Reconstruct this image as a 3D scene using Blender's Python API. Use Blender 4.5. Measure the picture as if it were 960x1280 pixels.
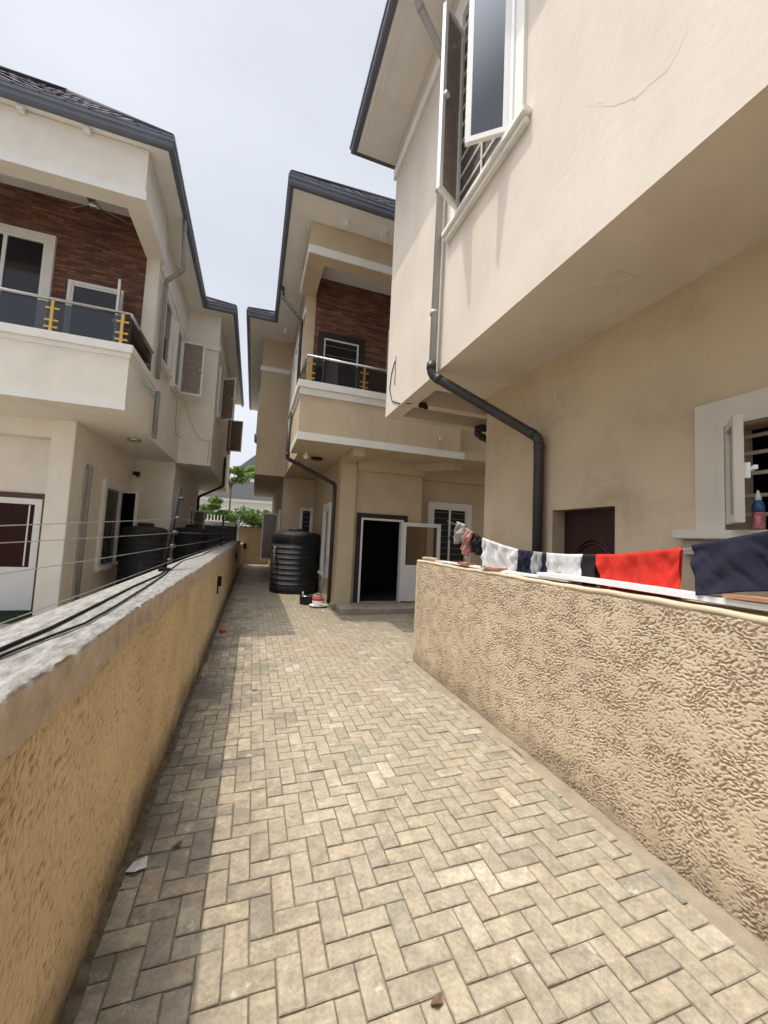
import bpy, bmesh, math, random
import numpy as np
from mathutils import Vector, Matrix

for o in list(bpy.data.objects):
    bpy.data.objects.remove(o)
SC = bpy.context.scene
COL = SC.collection
random.seed(7)
rng = np.random.default_rng(11)

# ------------------------------------------------------------------ camera
cam_d = bpy.data.cameras.new('camera')
cam = bpy.data.objects.new('camera', cam_d)
COL.objects.link(cam)
SC.camera = cam
right = Vector((0.9454894, -0.32230957, 0.04654379))
down = Vector((0.06654288, 0.05130594, -0.99646362))
fwd = Vector((0.31878179, 0.94524295, 0.06995663))
R3 = Matrix((right, -down, -fwd)).transposed()
cam.matrix_world = Matrix.Translation((0, 0, 1.5)) @ R3.to_4x4()
cam_d.sensor_fit = 'VERTICAL'
cam_d.sensor_height = 36.0
cam_d.sensor_width = 27.0
cam_d.lens = 481.0 / 1280.0 * 36.0
cam_d.clip_start = 0.05
cam_d.clip_end = 2000
SC.render.resolution_x = 768
SC.render.resolution_y = 1024

# ------------------------------------------------------------------ sky and sun
SUN_V = Vector((-0.30, 0.06, 1.0)).normalized()          # towards the sun
w = bpy.data.worlds.new("World")
SC.world = w
w.use_nodes = True
nt = w.node_tree
nt.nodes.clear()
N = nt.nodes.new
sky = N('ShaderNodeTexSky')
sky.sky_type = 'NISHITA'
sky.sun_disc = False
sky.sun_elevation = math.asin(SUN_V.z)
sky.sun_rotation = math.atan2(SUN_V.x, SUN_V.y)
sky.air_density = 1.3
sky.dust_density = 4.0
sky.ozone_density = 1.0
tc = N('ShaderNodeTexCoord')
mp = N('ShaderNodeMapping'); mp.inputs['Scale'].default_value = (1.0, 1.0, 2.2)
nz = N('ShaderNodeTexNoise'); nz.inputs['Scale'].default_value = 1.3; nz.inputs['Detail'].default_value = 4; nz.inputs['Roughness'].default_value = 0.5
rp = N('ShaderNodeValToRGB'); rp.color_ramp.elements[0].position = 0.36; rp.color_ramp.elements[1].position = 0.70
rp.color_ramp.elements[0].color = (0.80, 0.80, 0.80, 1); rp.color_ramp.elements[1].color = (1, 1, 1, 1)
cl = N('ShaderNodeMixRGB'); cl.blend_type = 'MIX'
cl.inputs[1].default_value = (6.75, 7.05, 7.7, 1)      # thin hazy cloud, bluish grey
cl.inputs[2].default_value = (7.7, 8.05, 8.8, 1)      # brighter cloud
sx = N('ShaderNodeSeparateXYZ')
hz = N('ShaderNodeMapRange'); hz.inputs[1].default_value = 0.05; hz.inputs[2].default_value = 0.55; hz.inputs[3].default_value = 1.0; hz.inputs[4].default_value = 0.0
ad = N('ShaderNodeMath'); ad.operation = 'MAXIMUM'
mx = N('ShaderNodeMixRGB')
bg = N('ShaderNodeBackground'); bg.inputs['Strength'].default_value = 0.088
ow = N('ShaderNodeOutputWorld')
L = nt.links.new
L(tc.outputs['Generated'], mp.inputs['Vector']); L(mp.outputs[0], nz.inputs['Vector'])
rp2 = N('ShaderNodeMapRange'); rp2.inputs[1].default_value = 0.30; rp2.inputs[2].default_value = 0.72
L(nz.outputs['Fac'], rp2.inputs[0])
L(tc.outputs['Generated'], sx.inputs[0]); L(sx.outputs['Z'], hz.inputs[0])
L(rp2.outputs[0], ad.inputs[0]); L(hz.outputs[0], ad.inputs[1]); L(ad.outputs[0], cl.inputs[0])
L(nz.outputs['Fac'], rp.inputs[0]); L(rp.outputs[0], mx.inputs[0])
L(sky.outputs[0], mx.inputs[1]); L(cl.outputs[0], mx.inputs[2])
# sky brightened round the sun, above the view, as added fill light
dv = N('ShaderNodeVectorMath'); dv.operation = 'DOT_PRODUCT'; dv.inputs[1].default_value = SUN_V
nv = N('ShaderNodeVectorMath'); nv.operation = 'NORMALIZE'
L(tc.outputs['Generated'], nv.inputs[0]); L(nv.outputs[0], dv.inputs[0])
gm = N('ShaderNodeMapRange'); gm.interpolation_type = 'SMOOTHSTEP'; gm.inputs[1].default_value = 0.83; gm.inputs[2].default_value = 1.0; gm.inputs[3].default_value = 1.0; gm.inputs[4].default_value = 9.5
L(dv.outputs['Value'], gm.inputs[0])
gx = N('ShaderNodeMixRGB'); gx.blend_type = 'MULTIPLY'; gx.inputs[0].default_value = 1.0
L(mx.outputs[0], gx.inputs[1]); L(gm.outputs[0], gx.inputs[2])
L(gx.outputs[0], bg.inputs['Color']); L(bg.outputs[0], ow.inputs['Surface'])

sd = bpy.data.lights.new('sun', 'SUN')
sd.energy = 2.25
sd.angle = math.radians(0.6)
sd.color = (1.0, 0.93, 0.80)
so = bpy.data.objects.new('sun', sd)
COL.objects.link(so)
so.rotation_euler = SUN_V.to_track_quat('Z', 'Y').to_euler()
so.location = (-5, 2, 20)

SC.view_settings.view_transform = 'Standard'
SC.view_settings.look = 'None'
SC.view_settings.exposure = 0.36
SC.view_settings.gamma = 1.0
SC.render.engine = 'CYCLES'
SC.cycles.max_bounces = 8
SC.cycles.diffuse_bounces = 5

# ------------------------------------------------------------------ materials
def new_mat(name):
    m = bpy.data.materials.new(name)
    m.use_nodes = True
    return m, m.node_tree, m.node_tree.nodes['Principled BSDF']

def mat(name, col, rough=0.7, var=0.12, vscale=3.0, dirt=None, dirt_amt=0.0, dscale=1.2, streak=False,
        bump=0.0, bscale=40.0, metal=0.0, spec=0.4, grain=0.0):
    """painted or plain surface with soft colour variation, optional stains and a fine bump"""
    m, t, b = new_mat(name)
    n, l = t.nodes.new, t.links.new
    tc = n('ShaderNodeTexCoord')
    a = n('ShaderNodeTexNoise'); a.inputs['Scale'].default_value = vscale; a.inputs['Detail'].default_value = 6
    l(tc.outputs['Object'], a.inputs['Vector'])
    c1 = tuple(max(0, c * (1 - var)) for c in col) + (1,)
    c2 = tuple(min(1, c * (1 + var)) for c in col) + (1,)
    r = n('ShaderNodeValToRGB'); r.color_ramp.elements[0].position = 0.3; r.color_ramp.elements[1].position = 0.7
    r.color_ramp.elements[0].color = c1; r.color_ramp.elements[1].color = c2
    l(a.outputs['Fac'], r.inputs[0])
    out = r.outputs[0]
    if dirt:
        mpn = n('ShaderNodeMapping')
        mpn.inputs['Scale'].default_value = (1.6, 1.6, 0.35) if streak else (1, 1, 1)
        l(tc.outputs['Object'], mpn.inputs[0])
        d = n('ShaderNodeTexNoise'); d.inputs['Scale'].default_value = dscale; d.inputs['Detail'].default_value = 9; d.inputs['Roughness'].default_value = 0.66
        l(mpn.outputs[0], d.inputs['Vector'])
        dr = n('ShaderNodeMapRange'); dr.inputs[1].default_value = 0.5; dr.inputs[2].default_value = 0.78
        dr.inputs[4].default_value = dirt_amt
        l(d.outputs['Fac'], dr.inputs[0])
        mxn = n('ShaderNodeMixRGB'); mxn.inputs[2].default_value = (*dirt, 1)
        l(dr.outputs[0], mxn.inputs[0]); l(out, mxn.inputs[1])
        out = mxn.outputs[0]
    if grain:
        g = n('ShaderNodeTexNoise'); g.inputs['Scale'].default_value = 140; g.inputs['Detail'].default_value = 3
        l(tc.outputs['Object'], g.inputs['Vector'])
        gr = n('ShaderNodeMapRange'); gr.inputs[3].default_value = 1 - grain; gr.inputs[4].default_value = 1 + grain
        l(g.outputs['Fac'], gr.inputs[0])
        mg = n('ShaderNodeMixRGB'); mg.blend_type = 'MULTIPLY'; mg.inputs[0].default_value = 1
        l(out, mg.inputs[1]); l(gr.outputs[0], mg.inputs[2])
        out = mg.outputs[0]
    l(out, b.inputs['Base Color'])
    b.inputs['Roughness'].default_value = rough
    b.inputs['Metallic'].default_value = metal
    b.inputs['Specular IOR Level'].default_value = spec
    if bump:
        bn = n('ShaderNodeTexNoise'); bn.inputs['Scale'].default_value = bscale; bn.inputs['Detail'].default_value = 5
        l(tc.outputs['Object'], bn.inputs['Vector'])
        bp = n('ShaderNodeBump'); bp.inputs['Strength'].default_value = bump; bp.inputs['Distance'].default_value = 0.01
        l(bn.outputs['Fac'], bp.inputs['Height']); l(bp.outputs[0], b.inputs['Normal'])
    return m

def crack_mat(name, col, **k):
    """plaster with hairline cracks and patched filler marks"""
    m = mat(name, col, **k)
    t = m.node_tree; n, l = t.nodes.new, t.links.new
    b = t.nodes['Principled BSDF']
    src = b.inputs['Base Color'].links[0].from_socket
    tc = n('ShaderNodeTexCoord')
    wz = n('ShaderNodeTexNoise'); wz.inputs['Scale'].default_value = 2.2; wz.inputs['Detail'].default_value = 5
    l(tc.outputs['Object'], wz.inputs['Vector'])
    av = n('ShaderNodeMixRGB'); av.blend_type = 'ADD'; av.inputs[0].default_value = 0.55
    l(tc.outputs['Object'], av.inputs[1]); l(wz.outputs['Color'], av.inputs[2])
    v = n('ShaderNodeTexVoronoi'); v.feature = 'DISTANCE_TO_EDGE'; v.inputs['Scale'].default_value = 0.55
    l(av.outputs[0], v.inputs['Vector'])
    mr = n('ShaderNodeMapRange'); mr.inputs[1].default_value = 0.0; mr.inputs[2].default_value = 0.0032; mr.inputs[3].default_value = 1; mr.inputs[4].default_value = 0
    l(v.outputs['Distance'], mr.inputs[0])
    mk = n('ShaderNodeTexNoise'); mk.inputs['Scale'].default_value = 1.1; mk.inputs['Detail'].default_value = 4
    l(tc.outputs['Object'], mk.inputs['Vector'])
    mm = n('ShaderNodeMapRange'); mm.inputs[1].default_value = 0.50; mm.inputs[2].default_value = 0.62; mm.inputs[4].default_value = 0.34
    l(mk.outputs['Fac'], mm.inputs[0])
    mu = n('ShaderNodeMath'); mu.operation = 'MULTIPLY'; l(mr.outputs[0], mu.inputs[0]); l(mm.outputs[0], mu.inputs[1])
    x = n('ShaderNodeMixRGB'); x.inputs[2].default_value = (0.25, 0.2, 0.15, 1)
    l(mu.outputs[0], x.inputs[0]); l(src, x.inputs[1])
    # small scuffs
    sc = n('ShaderNodeTexNoise'); sc.inputs['Scale'].default_value = 9; sc.inputs['Detail'].default_value = 8; sc.inputs['Roughness'].default_value = .7
    mpn = n('ShaderNodeMapping'); mpn.inputs['Scale'].default_value = (1, 1, 2.6); l(tc.outputs['Object'], mpn.inputs[0]); l(mpn.outputs[0], sc.inputs['Vector'])
    sm = n('ShaderNodeMapRange'); sm.inputs[1].default_value = 0.66; sm.inputs[2].default_value = 0.74; sm.inputs[4].default_value = 0.35
    l(sc.outputs['Fac'], sm.inputs[0])
    y = n('ShaderNodeMixRGB'); y.inputs[2].default_value = (col[0] * .5, col[1] * .45, col[2] * .4, 1)
    l(sm.outputs[0], y.inputs[0]); l(x.outputs[0], y.inputs[1])
    # paler filler smears where the plaster was patched
    fn_ = n('ShaderNodeTexNoise'); fn_.inputs['Scale'].default_value = 3.2; fn_.inputs['Detail'].default_value = 11; fn_.inputs['Roughness'].default_value = .74; fn_.inputs['Distortion'].default_value = .8
    mf = n('ShaderNodeMapping'); mf.inputs['Location'].default_value = (3.1, 7.7, 2.2); mf.inputs['Rotation'].default_value = (.6, 0, 0); mf.inputs['Scale'].default_value = (1, 1.0, 2.3)
    l(tc.outputs['Object'], mf.inputs[0]); l(mf.outputs[0], fn_.inputs['Vector'])
    fr_m = n('ShaderNodeMapRange'); fr_m.inputs[1].default_value = .60; fr_m.inputs[2].default_value = .68; fr_m.inputs[4].default_value = .45
    l(fn_.outputs['Fac'], fr_m.inputs[0])
    yy = n('ShaderNodeMixRGB'); yy.inputs[2].default_value = (min(1, col[0] * 1.14), min(1, col[1] * 1.16), min(1, col[2] * 1.2), 1)
    l(fr_m.outputs[0], yy.inputs[0]); l(y.outputs[0], yy.inputs[1])
    l(yy.outputs[0], b.inputs['Base Color'])
    return m

M = {}
M['cream'] = mat('cream_paint', (0.79, 0.75, 0.67), rough=.75, var=.04, dirt=(0.50, 0.44, 0.34), dirt_amt=.28, streak=True, bump=.25, bscale=30)
M['tan'] = mat('tan_paint', (0.565, 0.46, 0.32), rough=.75, var=.05, dirt=(0.34, 0.26, 0.16), dirt_amt=.35, streak=True, bump=.25, bscale=30)
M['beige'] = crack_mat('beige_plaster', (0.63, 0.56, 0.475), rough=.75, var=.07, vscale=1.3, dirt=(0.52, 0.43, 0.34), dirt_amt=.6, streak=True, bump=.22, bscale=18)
M['beige_shaded'] = crack_mat('shaded_scuffed_plaster', (0.52, 0.415, 0.28), rough=.75, var=.09, vscale=1.6, dirt=(0.30, 0.22, 0.14), dirt_amt=.75, dscale=2.0, bump=.22, bscale=18)  # upper wall's paint with overhang shade and warm bounce in its colour, plus scuffs
M['soffit'] = mat('soffit_paint', (0.66, 0.58, 0.45), rough=.75, var=.03, dirt=(0.5, 0.42, 0.3), dirt_amt=.25)
M['white'] = mat('white_trim', (0.78, 0.77, 0.73), rough=.55, var=.03, dirt=(0.5, 0.47, 0.4), dirt_amt=.25, streak=True)
M['white_clean'] = mat('white_frame', (0.80, 0.80, 0.78), rough=.35, var=.02, dirt=(0.5, 0.47, 0.42), dirt_amt=.18)
M['soffit_board'] = mat('soffit_board', (0.78, 0.77, 0.76), rough=.5, var=.04)
M['dull_white'] = mat('dull_white_trim', (0.55, 0.50, 0.42), rough=.6, var=.05, dirt=(0.3, 0.25, 0.18), dirt_amt=.4, streak=True)
M['gutter'] = mat('gutter_metal', (0.095, 0.11, 0.145), rough=.35, var=.15, vscale=2, spec=.6)
M['pipe_dark'] = mat('dark_pipe', (0.035, 0.032, 0.03), rough=.5, var=.2, dirt=(0.12, 0.10, 0.085), dirt_amt=.5)
M['pipe_light'] = mat('light_grey_pipe', (0.40, 0.39, 0.375), rough=.42, var=.1, dirt=(0.22, 0.21, 0.19), dirt_amt=.5, streak=True)
M['pipe_grey'] = mat('grey_pipe', (0.27, 0.265, 0.26), rough=.42, var=.1, dirt=(0.14, 0.13, 0.12), dirt_amt=.5, streak=True)
M['pipe_blue'] = mat('pale_blue_pipe', (0.45, 0.60, 0.62), rough=.4)
M['steel'] = mat('steel', (0.55, 0.55, 0.55), rough=.22, var=.05, metal=1.0)
M['brass'] = mat('brass', (0.62, 0.40, 0.12), rough=.28, var=.08, metal=.9)
M['brown_frame'] = mat('brown_frame', (0.10, 0.035, 0.02), rough=.4, var=.15)
M['dark_frame'] = mat('dark_frame', (0.03, 0.025, 0.028), rough=.45, var=.2)
M['maroon'] = mat('maroon_door', (0.036, 0.010, 0.008), rough=.42, var=.2, vscale=6)
M['maroon_glass'] = mat('maroon_glass', (0.030, 0.008, 0.006), rough=.2, var=.2, spec=.15)
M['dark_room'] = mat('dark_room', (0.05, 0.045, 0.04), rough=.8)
M['black'] = mat('black_plastic', (0.014, 0.015, 0.018), rough=.62, var=.3, dirt=(0.075, 0.068, 0.058), dirt_amt=.7, dscale=5, streak=True)
M['black_matt'] = mat('black_matt', (0.010, 0.010, 0.010), rough=.75, spec=.2)
M['wire'] = mat('wire', (0.42, 0.42, 0.40), rough=.35, metal=.6)
M['insulator'] = mat('insulator', (0.05, 0.05, 0.05), rough=.4)
M['coping'] = mat('weathered_coping', (0.50, 0.41, 0.32), rough=.9, var=.14, vscale=14, dirt=(0.20, 0.17, 0.14), dirt_amt=.7, dscale=9, bump=.8, bscale=70, grain=.22)
def add_top_weather(m):
    # lichen-grey rain-washed upper surface with dark streaks along the wall
    t = m.node_tree; n, l = t.nodes.new, t.links.new; b = t.nodes['Principled BSDF']
    src = b.inputs['Base Color'].links[0].from_socket
    tc = n('ShaderNodeTexCoord'); sx = n('ShaderNodeSeparateXYZ'); l(tc.outputs['Object'], sx.inputs[0])
    mp_ = n('ShaderNodeMapping'); mp_.inputs['Scale'].default_value = (26, 6, 8); l(tc.outputs['Object'], mp_.inputs[0])
    a = n('ShaderNodeTexNoise'); a.inputs['Scale'].default_value = 1.6; a.inputs['Detail'].default_value = 9; a.inputs['Roughness'].default_value = .72; l(mp_.outputs[0], a.inputs['Vector'])
    c = n('ShaderNodeValToRGB'); c.color_ramp.elements[0].position = .36; c.color_ramp.elements[1].position = .62
    c.color_ramp.elements[0].color = (.115, .11, .10, 1); c.color_ramp.elements[1].color = (.29, .28, .255, 1); l(a.outputs['Fac'], c.inputs[0])
    z = n('ShaderNodeMapRange'); z.inputs[1].default_value = 1.158; z.inputs[2].default_value = 1.168; l(sx.outputs['Z'], z.inputs[0])
    mx = n('ShaderNodeMixRGB'); l(z.outputs[0], mx.inputs[0]); l(src, mx.inputs[1]); l(c.outputs[0], mx.inputs[2]); l(mx.outputs[0], b.inputs['Base Color'])
add_top_weather(M['coping'])
M['concrete'] = mat('concrete', (0.34, 0.30, 0.24), rough=.9, var=.12, vscale=5, dirt=(0.16, 0.13, 0.1), dirt_amt=.6, bump=.5, bscale=50, grain=.12)
M['haunch'] = mat('mortar_haunch', (0.25, 0.205, 0.145), rough=.9, var=.16, vscale=9, dirt=(0.17, 0.13, 0.10), dirt_amt=.6, dscale=4, bump=.8, bscale=60, grain=.15)
M['bedding'] = mat('bedding_sand', (0.13, 0.11, 0.08), rough=1, var=.3, vscale=20, grain=.2)
M['earth'] = mat('ground_earth', (0.20, 0.17, 0.13), rough=1, var=.2, vscale=.6)
M['moss'] = mat('moss_dirt', (0.030, 0.028, 0.018), rough=1, var=.5, vscale=30)
M['terracotta'] = mat('terracotta', (0.40, 0.15, 0.075), rough=.85, var=.15, vscale=20, grain=.1)
M['wood'] = mat('raw_wood', (0.40, 0.21, 0.11), rough=.7, var=.2, vscale=12)
M['turf'] = mat('green_turf', (0.022, 0.045, 0.018), rough=1, var=.4, vscale=40)
M['bar_grey'] = mat('painted_bars', (0.14, 0.135, 0.13), rough=.5)
M['grey_roof'] = mat('far_grey_roof', (0.058, 0.058, 0.060), spec=.1, rough=.9, var=.08)
M['far_white'] = mat('far_white_wall', (0.75, 0.75, 0.73), rough=.7, var=.04)
M['dark_fence'] = mat('dark_slats', (0.035, 0.037, 0.04), rough=.5, var=.3)
M['bark'] = mat('bark', (0.12, 0.09, 0.065), rough=.95, var=.3, vscale=15)

def leaf_mat(name, a, b_):
    m, t, b = new_mat(name)
    n, l = t.nodes.new, t.links.new
    g = n('ShaderNodeNewGeometry')
    r = n('ShaderNodeValToRGB'); r.color_ramp.elements[0].color = (*a, 1); r.color_ramp.elements[1].color = (*b_, 1)
    l(g.outputs['Random Per Island'], r.inputs[0]); l(r.outputs[0], b.inputs['Base Color'])
    b.inputs['Roughness'].default_value = .5
    tr = n('ShaderNodeBsdfTranslucent'); l(r.outputs[0], tr.inputs[0])
    mx = n('ShaderNodeMixShader'); mx.inputs[0].default_value = .4
    l(b.outputs[0], mx.inputs[1]); l(tr.outputs[0], mx.inputs[2])
    l(mx.outputs[0], t.nodes['Material Output'].inputs[0])
    return m
M['leaf'] = leaf_mat('hedge_leaf', (0.035, 0.075, 0.012), (0.20, 0.32, 0.06))
M['leaf2'] = leaf_mat('tree_leaf', (0.08, 0.15, 0.03), (0.24, 0.36, 0.08))
M['dead_leaf'] = mat('dead_leaf', (0.16, 0.07, 0.04), rough=.8, var=.3)

def glass_mat(name, tint, fac, rough=0.03):
    m, t, b = new_mat(name)
    n, l = t.nodes.new, t.links.new
    t.nodes.remove(b)
    tr = n('ShaderNodeBsdfTransparent'); tr.inputs[0].default_value = (*tint, 1)
    gl = n('ShaderNodeBsdfGlossy'); gl.inputs['Roughness'].default_value = rough; gl.inputs['Color'].default_value = (.9, .92, .95, 1)
    fr = n('ShaderNodeFresnel'); fr.inputs[0].default_value = 1.5
    ad = n('ShaderNodeMath'); ad.operation = 'ADD'; ad.use_clamp = True; ad.inputs[1].default_value = fac
    l(fr.outputs[0], ad.inputs[0])
    mx = n('ShaderNodeMixShader'); l(ad.outputs[0], mx.inputs[0]); l(tr.outputs[0], mx.inputs[1]); l(gl.outputs[0], mx.inputs[2])
    l(mx.outputs[0], t.nodes['Material Output'].inputs[0])
    return m
M['glass'] = glass_mat('tinted_glass', (.80, .76, .70), .10)
M['rail_glass'] = glass_mat('dark_rail_glass', (.34, .36, .38), .02)
M['pane'] = mat('dark_pane', (0.018, 0.018, 0.02), rough=.08, var=.2, spec=.5)
M['pane_reflection'] = mat('painted_reflection_pane', (0.26, 0.20, 0.155), rough=.3, var=.25, vscale=9, spec=.6)  # brown sash panes, reflected brick and curtains painted in as their colour

# terracotta-brown thin brick cladding
def brick_mat():
    m, t, b = new_mat('brick_cladding')
    n, l = t.nodes.new, t.links.new
    tc = n('ShaderNodeTexCoord')
    sp = n('ShaderNodeSeparateXYZ'); l(tc.outputs['Object'], sp.inputs[0])
    cb = n('ShaderNodeCombineXYZ'); l(sp.outputs['X'], cb.inputs[0]); l(sp.outputs['Z'], cb.inputs[1]); l(sp.outputs['Y'], cb.inputs[2])
    br = n('ShaderNodeTexBrick'); br.inputs['Scale'].default_value = 1
    br.inputs['Brick Width'].default_value = .24; br.inputs['Row Height'].default_value = .055
    br.inputs['Mortar Size'].default_value = .004; br.inputs['Mortar Smooth'].default_value = .3; br.inputs['Bias'].default_value = 0
    br.inputs['Color1'].default_value = (0.24, 0.108, 0.066, 1); br.inputs['Color2'].default_value = (0.11, 0.050, 0.034, 1)
    br.inputs['Mortar'].default_value = (0.045, 0.022, 0.015, 1)
    l(cb.outputs[0], br.inputs['Vector'])
    nz = n('ShaderNodeTexNoise'); nz.inputs['Scale'].default_value = 2.5; nz.inputs['Detail'].default_value = 5
    mp = n('ShaderNodeMapping'); mp.inputs['Scale'].default_value = (1, 1, 7); l(tc.outputs['Object'], mp.inputs[0]); l(mp.outputs[0], nz.inputs['Vector'])
    mr = n('ShaderNodeMapRange'); mr.inputs[1].default_value = .3; mr.inputs[2].default_value = .7; mr.inputs[3].default_value = .55; mr.inputs[4].default_value = 1.45
    l(nz.outputs['Fac'], mr.inputs[0])
    mu = n('ShaderNodeMixRGB'); mu.blend_type = 'MULTIPLY'; mu.inputs[0].default_value = 1
    l(br.outputs['Color'], mu.inputs[1]); l(mr.outputs[0], mu.inputs[2]); l(mu.outputs[0], b.inputs['Base Color'])
    b.inputs['Roughness'].default_value = .75
    bp = n('ShaderNodeBump'); bp.inputs['Strength'].default_value = .9; bp.inputs['Distance'].default_value = .012; bp.invert = True
    l(br.outputs['Fac'], bp.inputs['Height']); l(bp.outputs[0], b.inputs['Normal'])
    return m
M['brick'] = brick_mat()

# stone-coated steel roof tiles (scalloped rows)
def shingle_mat():
    m, t, b = new_mat('roof_tiles')
    n, l = t.nodes.new, t.links.new
    g = n('ShaderNodeNewGeometry')
    r = n('ShaderNodeValToRGB')
    r.color_ramp.elements[0].color = (0.028, 0.026, 0.034, 1); r.color_ramp.elements[1].color = (0.10, 0.088, 0.105, 1)
    l(g.outputs['Random Per Island'], r.inputs[0]); l(r.outputs[0], b.inputs['Base Color'])
    b.inputs['Roughness'].default_value = .9; b.inputs['Specular IOR Level'].default_value = .15
    return m
M['shingle'] = shingle_mat()

def paver_mat():
    m, t, b = new_mat('concrete_pavers')
    n, l = t.nodes.new, t.links.new
    g = n('ShaderNodeNewGeometry'); tc = n('ShaderNodeTexCoord')
    r = n('ShaderNodeValToRGB'); cr = r.color_ramp
    cr.elements[0].position = 0; cr.elements[0].color = (0.27, 0.245, 0.185, 1)
    cr.elements[1].position = 1; cr.elements[1].color = (0.425, 0.375, 0.285, 1)
    for p, c in ((.08, (0.295, 0.257, 0.186)), (.3, (0.335, 0.287, 0.208)), (.5, (0.32, 0.282, 0.208)), (.7, (0.345, 0.29, 0.213)), (.92, (0.345, 0.30, 0.213))):
        e = cr.elements.new(p); e.color = (*c, 1)
    l(g.outputs['Random Per Island'], r.inputs[0])
    # mottling within each block
    a = n('ShaderNodeTexNoise'); a.inputs['Scale'].default_value = 14; a.inputs['Detail'].default_value = 8; a.inputs['Roughness'].default_value = .7
    l(tc.outputs['Object'], a.inputs['Vector'])
    ar = n('ShaderNodeMapRange'); ar.inputs[1].default_value = .25; ar.inputs[2].default_value = .75; ar.inputs[3].default_value = .58; ar.inputs[4].default_value = 1.24
    l(a.outputs['Fac'], ar.inputs[0])
    a3 = n('ShaderNodeTexNoise'); a3.inputs['Scale'].default_value = 55; a3.inputs['Detail'].default_value = 6; a3.inputs['Roughness'].default_value = .75
    l(tc.outputs['Object'], a3.inputs['Vector'])
    ar3 = n('ShaderNodeMapRange'); ar3.inputs[1].default_value = .3; ar3.inputs[2].default_value = .7; ar3.inputs[3].default_value = .72; ar3.inputs[4].default_value = 1.20
    l(a3.outputs['Fac'], ar3.inputs[0])
    m0 = n('ShaderNodeMixRGB'); m0.blend_type = 'MULTIPLY'; m0.inputs[0].default_value = 1
    l(r.outputs[0], m0.inputs[1]); l(ar3.outputs[0], m0.inputs[2])
    m1 = n('ShaderNodeMixRGB'); m1.blend_type = 'MULTIPLY'; m1.inputs[0].default_value = 1
    l(m0.outputs[0], m1.inputs[1]); l(ar.outputs[0], m1.inputs[2])
    # dirt patches, shared by neighbouring blocks but cut by per-block chance
    d = n('ShaderNodeTexNoise'); d.inputs['Scale'].default_value = 1.7; d.inputs['Detail'].default_value = 10; d.inputs['Roughness'].default_value = .74
    l(tc.outputs['Object'], d.inputs['Vector'])
    rr = n('ShaderNodeMath'); rr.operation = 'MULTIPLY_ADD'; rr.inputs[1].default_value = 7.31; rr.inputs[2].default_value = .2
    l(g.outputs['Random Per Island'], rr.inputs[0])
    fr = n('ShaderNodeMath'); fr.operation = 'FRACT'; l(rr.outputs[0], fr.inputs[0])
    sc = n('ShaderNodeMath'); sc.operation = 'MULTIPLY_ADD'; sc.inputs[1].default_value = .13; l(fr.outputs[0], sc.inputs[0]); l(d.outputs['Fac'], sc.inputs[2])
    sx = n('ShaderNodeSeparateXYZ'); l(tc.outputs['Object'], sx.inputs[0])
    xr = n('ShaderNodeMapRange'); xr.inputs[1].default_value = -.45; xr.inputs[2].default_value = .55; xr.inputs[3].default_value = .20; xr.inputs[4].default_value = 0
    l(sx.outputs['X'], xr.inputs[0])
    su = n('ShaderNodeMath'); su.operation = 'ADD'; l(sc.outputs[0], su.inputs[0]); l(xr.outputs[0], su.inputs[1])
    dr = n('ShaderNodeMapRange'); dr.inputs[1].default_value = .62; dr.inputs[2].default_value = .84; dr.inputs[4].default_value = .75
    l(su.outputs[0], dr.inputs[0])
    m2 = n('ShaderNodeMixRGB'); m2.inputs[2].default_value = (0.105, 0.095, 0.08, 1)
    l(dr.outputs[0], m2.inputs[0]); l(m1.outputs[0], m2.inputs[1])
    # pale efflorescence smears
    e = n('ShaderNodeTexNoise'); e.inputs['Scale'].default_value = 5.5; e.inputs['Detail'].default_value = 10; e.inputs['Roughness'].default_value = .75
    l(tc.outputs['Object'], e.inputs['Vector'])
    er = n('ShaderNodeMapRange'); er.inputs[1].default_value = .59; er.inputs[2].default_value = .68; er.inputs[4].default_value = .55
    l(e.outputs['Fac'], er.inputs[0])
    m3 = n('ShaderNodeMixRGB'); m3.inputs[2].default_value = (0.58, 0.55, 0.47, 1)
    l(er.outputs[0], m3.inputs[0]); l(m2.outputs[0], m3.inputs[1])
    # reddish dust stains
    q = n('ShaderNodeTexNoise'); q.inputs['Scale'].default_value = .9; q.inputs['Detail'].default_value = 6; q.inputs['Distortion'].default_value = .6
    mq = n('ShaderNodeMapping'); mq.inputs['Location'].default_value = (5, 3, 1); l(tc.outputs['Object'], mq.inputs[0]); l(mq.outputs[0], q.inputs['Vector'])
    qr = n('ShaderNodeMapRange'); qr.inputs[1].default_value = .58; qr.inputs[2].default_value = .74; qr.inputs[4].default_value = .38
    l(q.outputs['Fac'], qr.inputs[0])
    m4 = n('ShaderNodeMixRGB'); m4.inputs[2].default_value = (0.30, 0.19, 0.13, 1)
    l(qr.outputs[0], m4.inputs[0]); l(m3.outputs[0], m4.inputs[1])
    l(m4.outputs[0], b.inputs['Base Color'])
    b.inputs['Roughness'].default_value = .85; b.inputs['Specular IOR Level'].default_value = .3
    f = n('ShaderNodeTexNoise'); f.inputs['Scale'].default_value = 110; f.inputs['Detail'].default_value = 5
    l(tc.outputs['Object'], f.inputs['Vector'])
    bp = n('ShaderNodeBump'); bp.inputs['Strength'].default_value = .35; bp.inputs['Distance'].default_value = .004
    l(f.outputs['Fac'], bp.inputs['Height'])
    bp2 = n('ShaderNodeBump'); bp2.inputs['Strength'].default_value = .5; bp2.inputs['Distance'].default_value = .01
    l(a.outputs['Fac'], bp2.inputs['Height']); l(bp.outputs[0], bp2.inputs['Normal']); l(bp2.outputs[0], b.inputs['Normal'])
    return m
M['paver'] = paver_mat()

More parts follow.
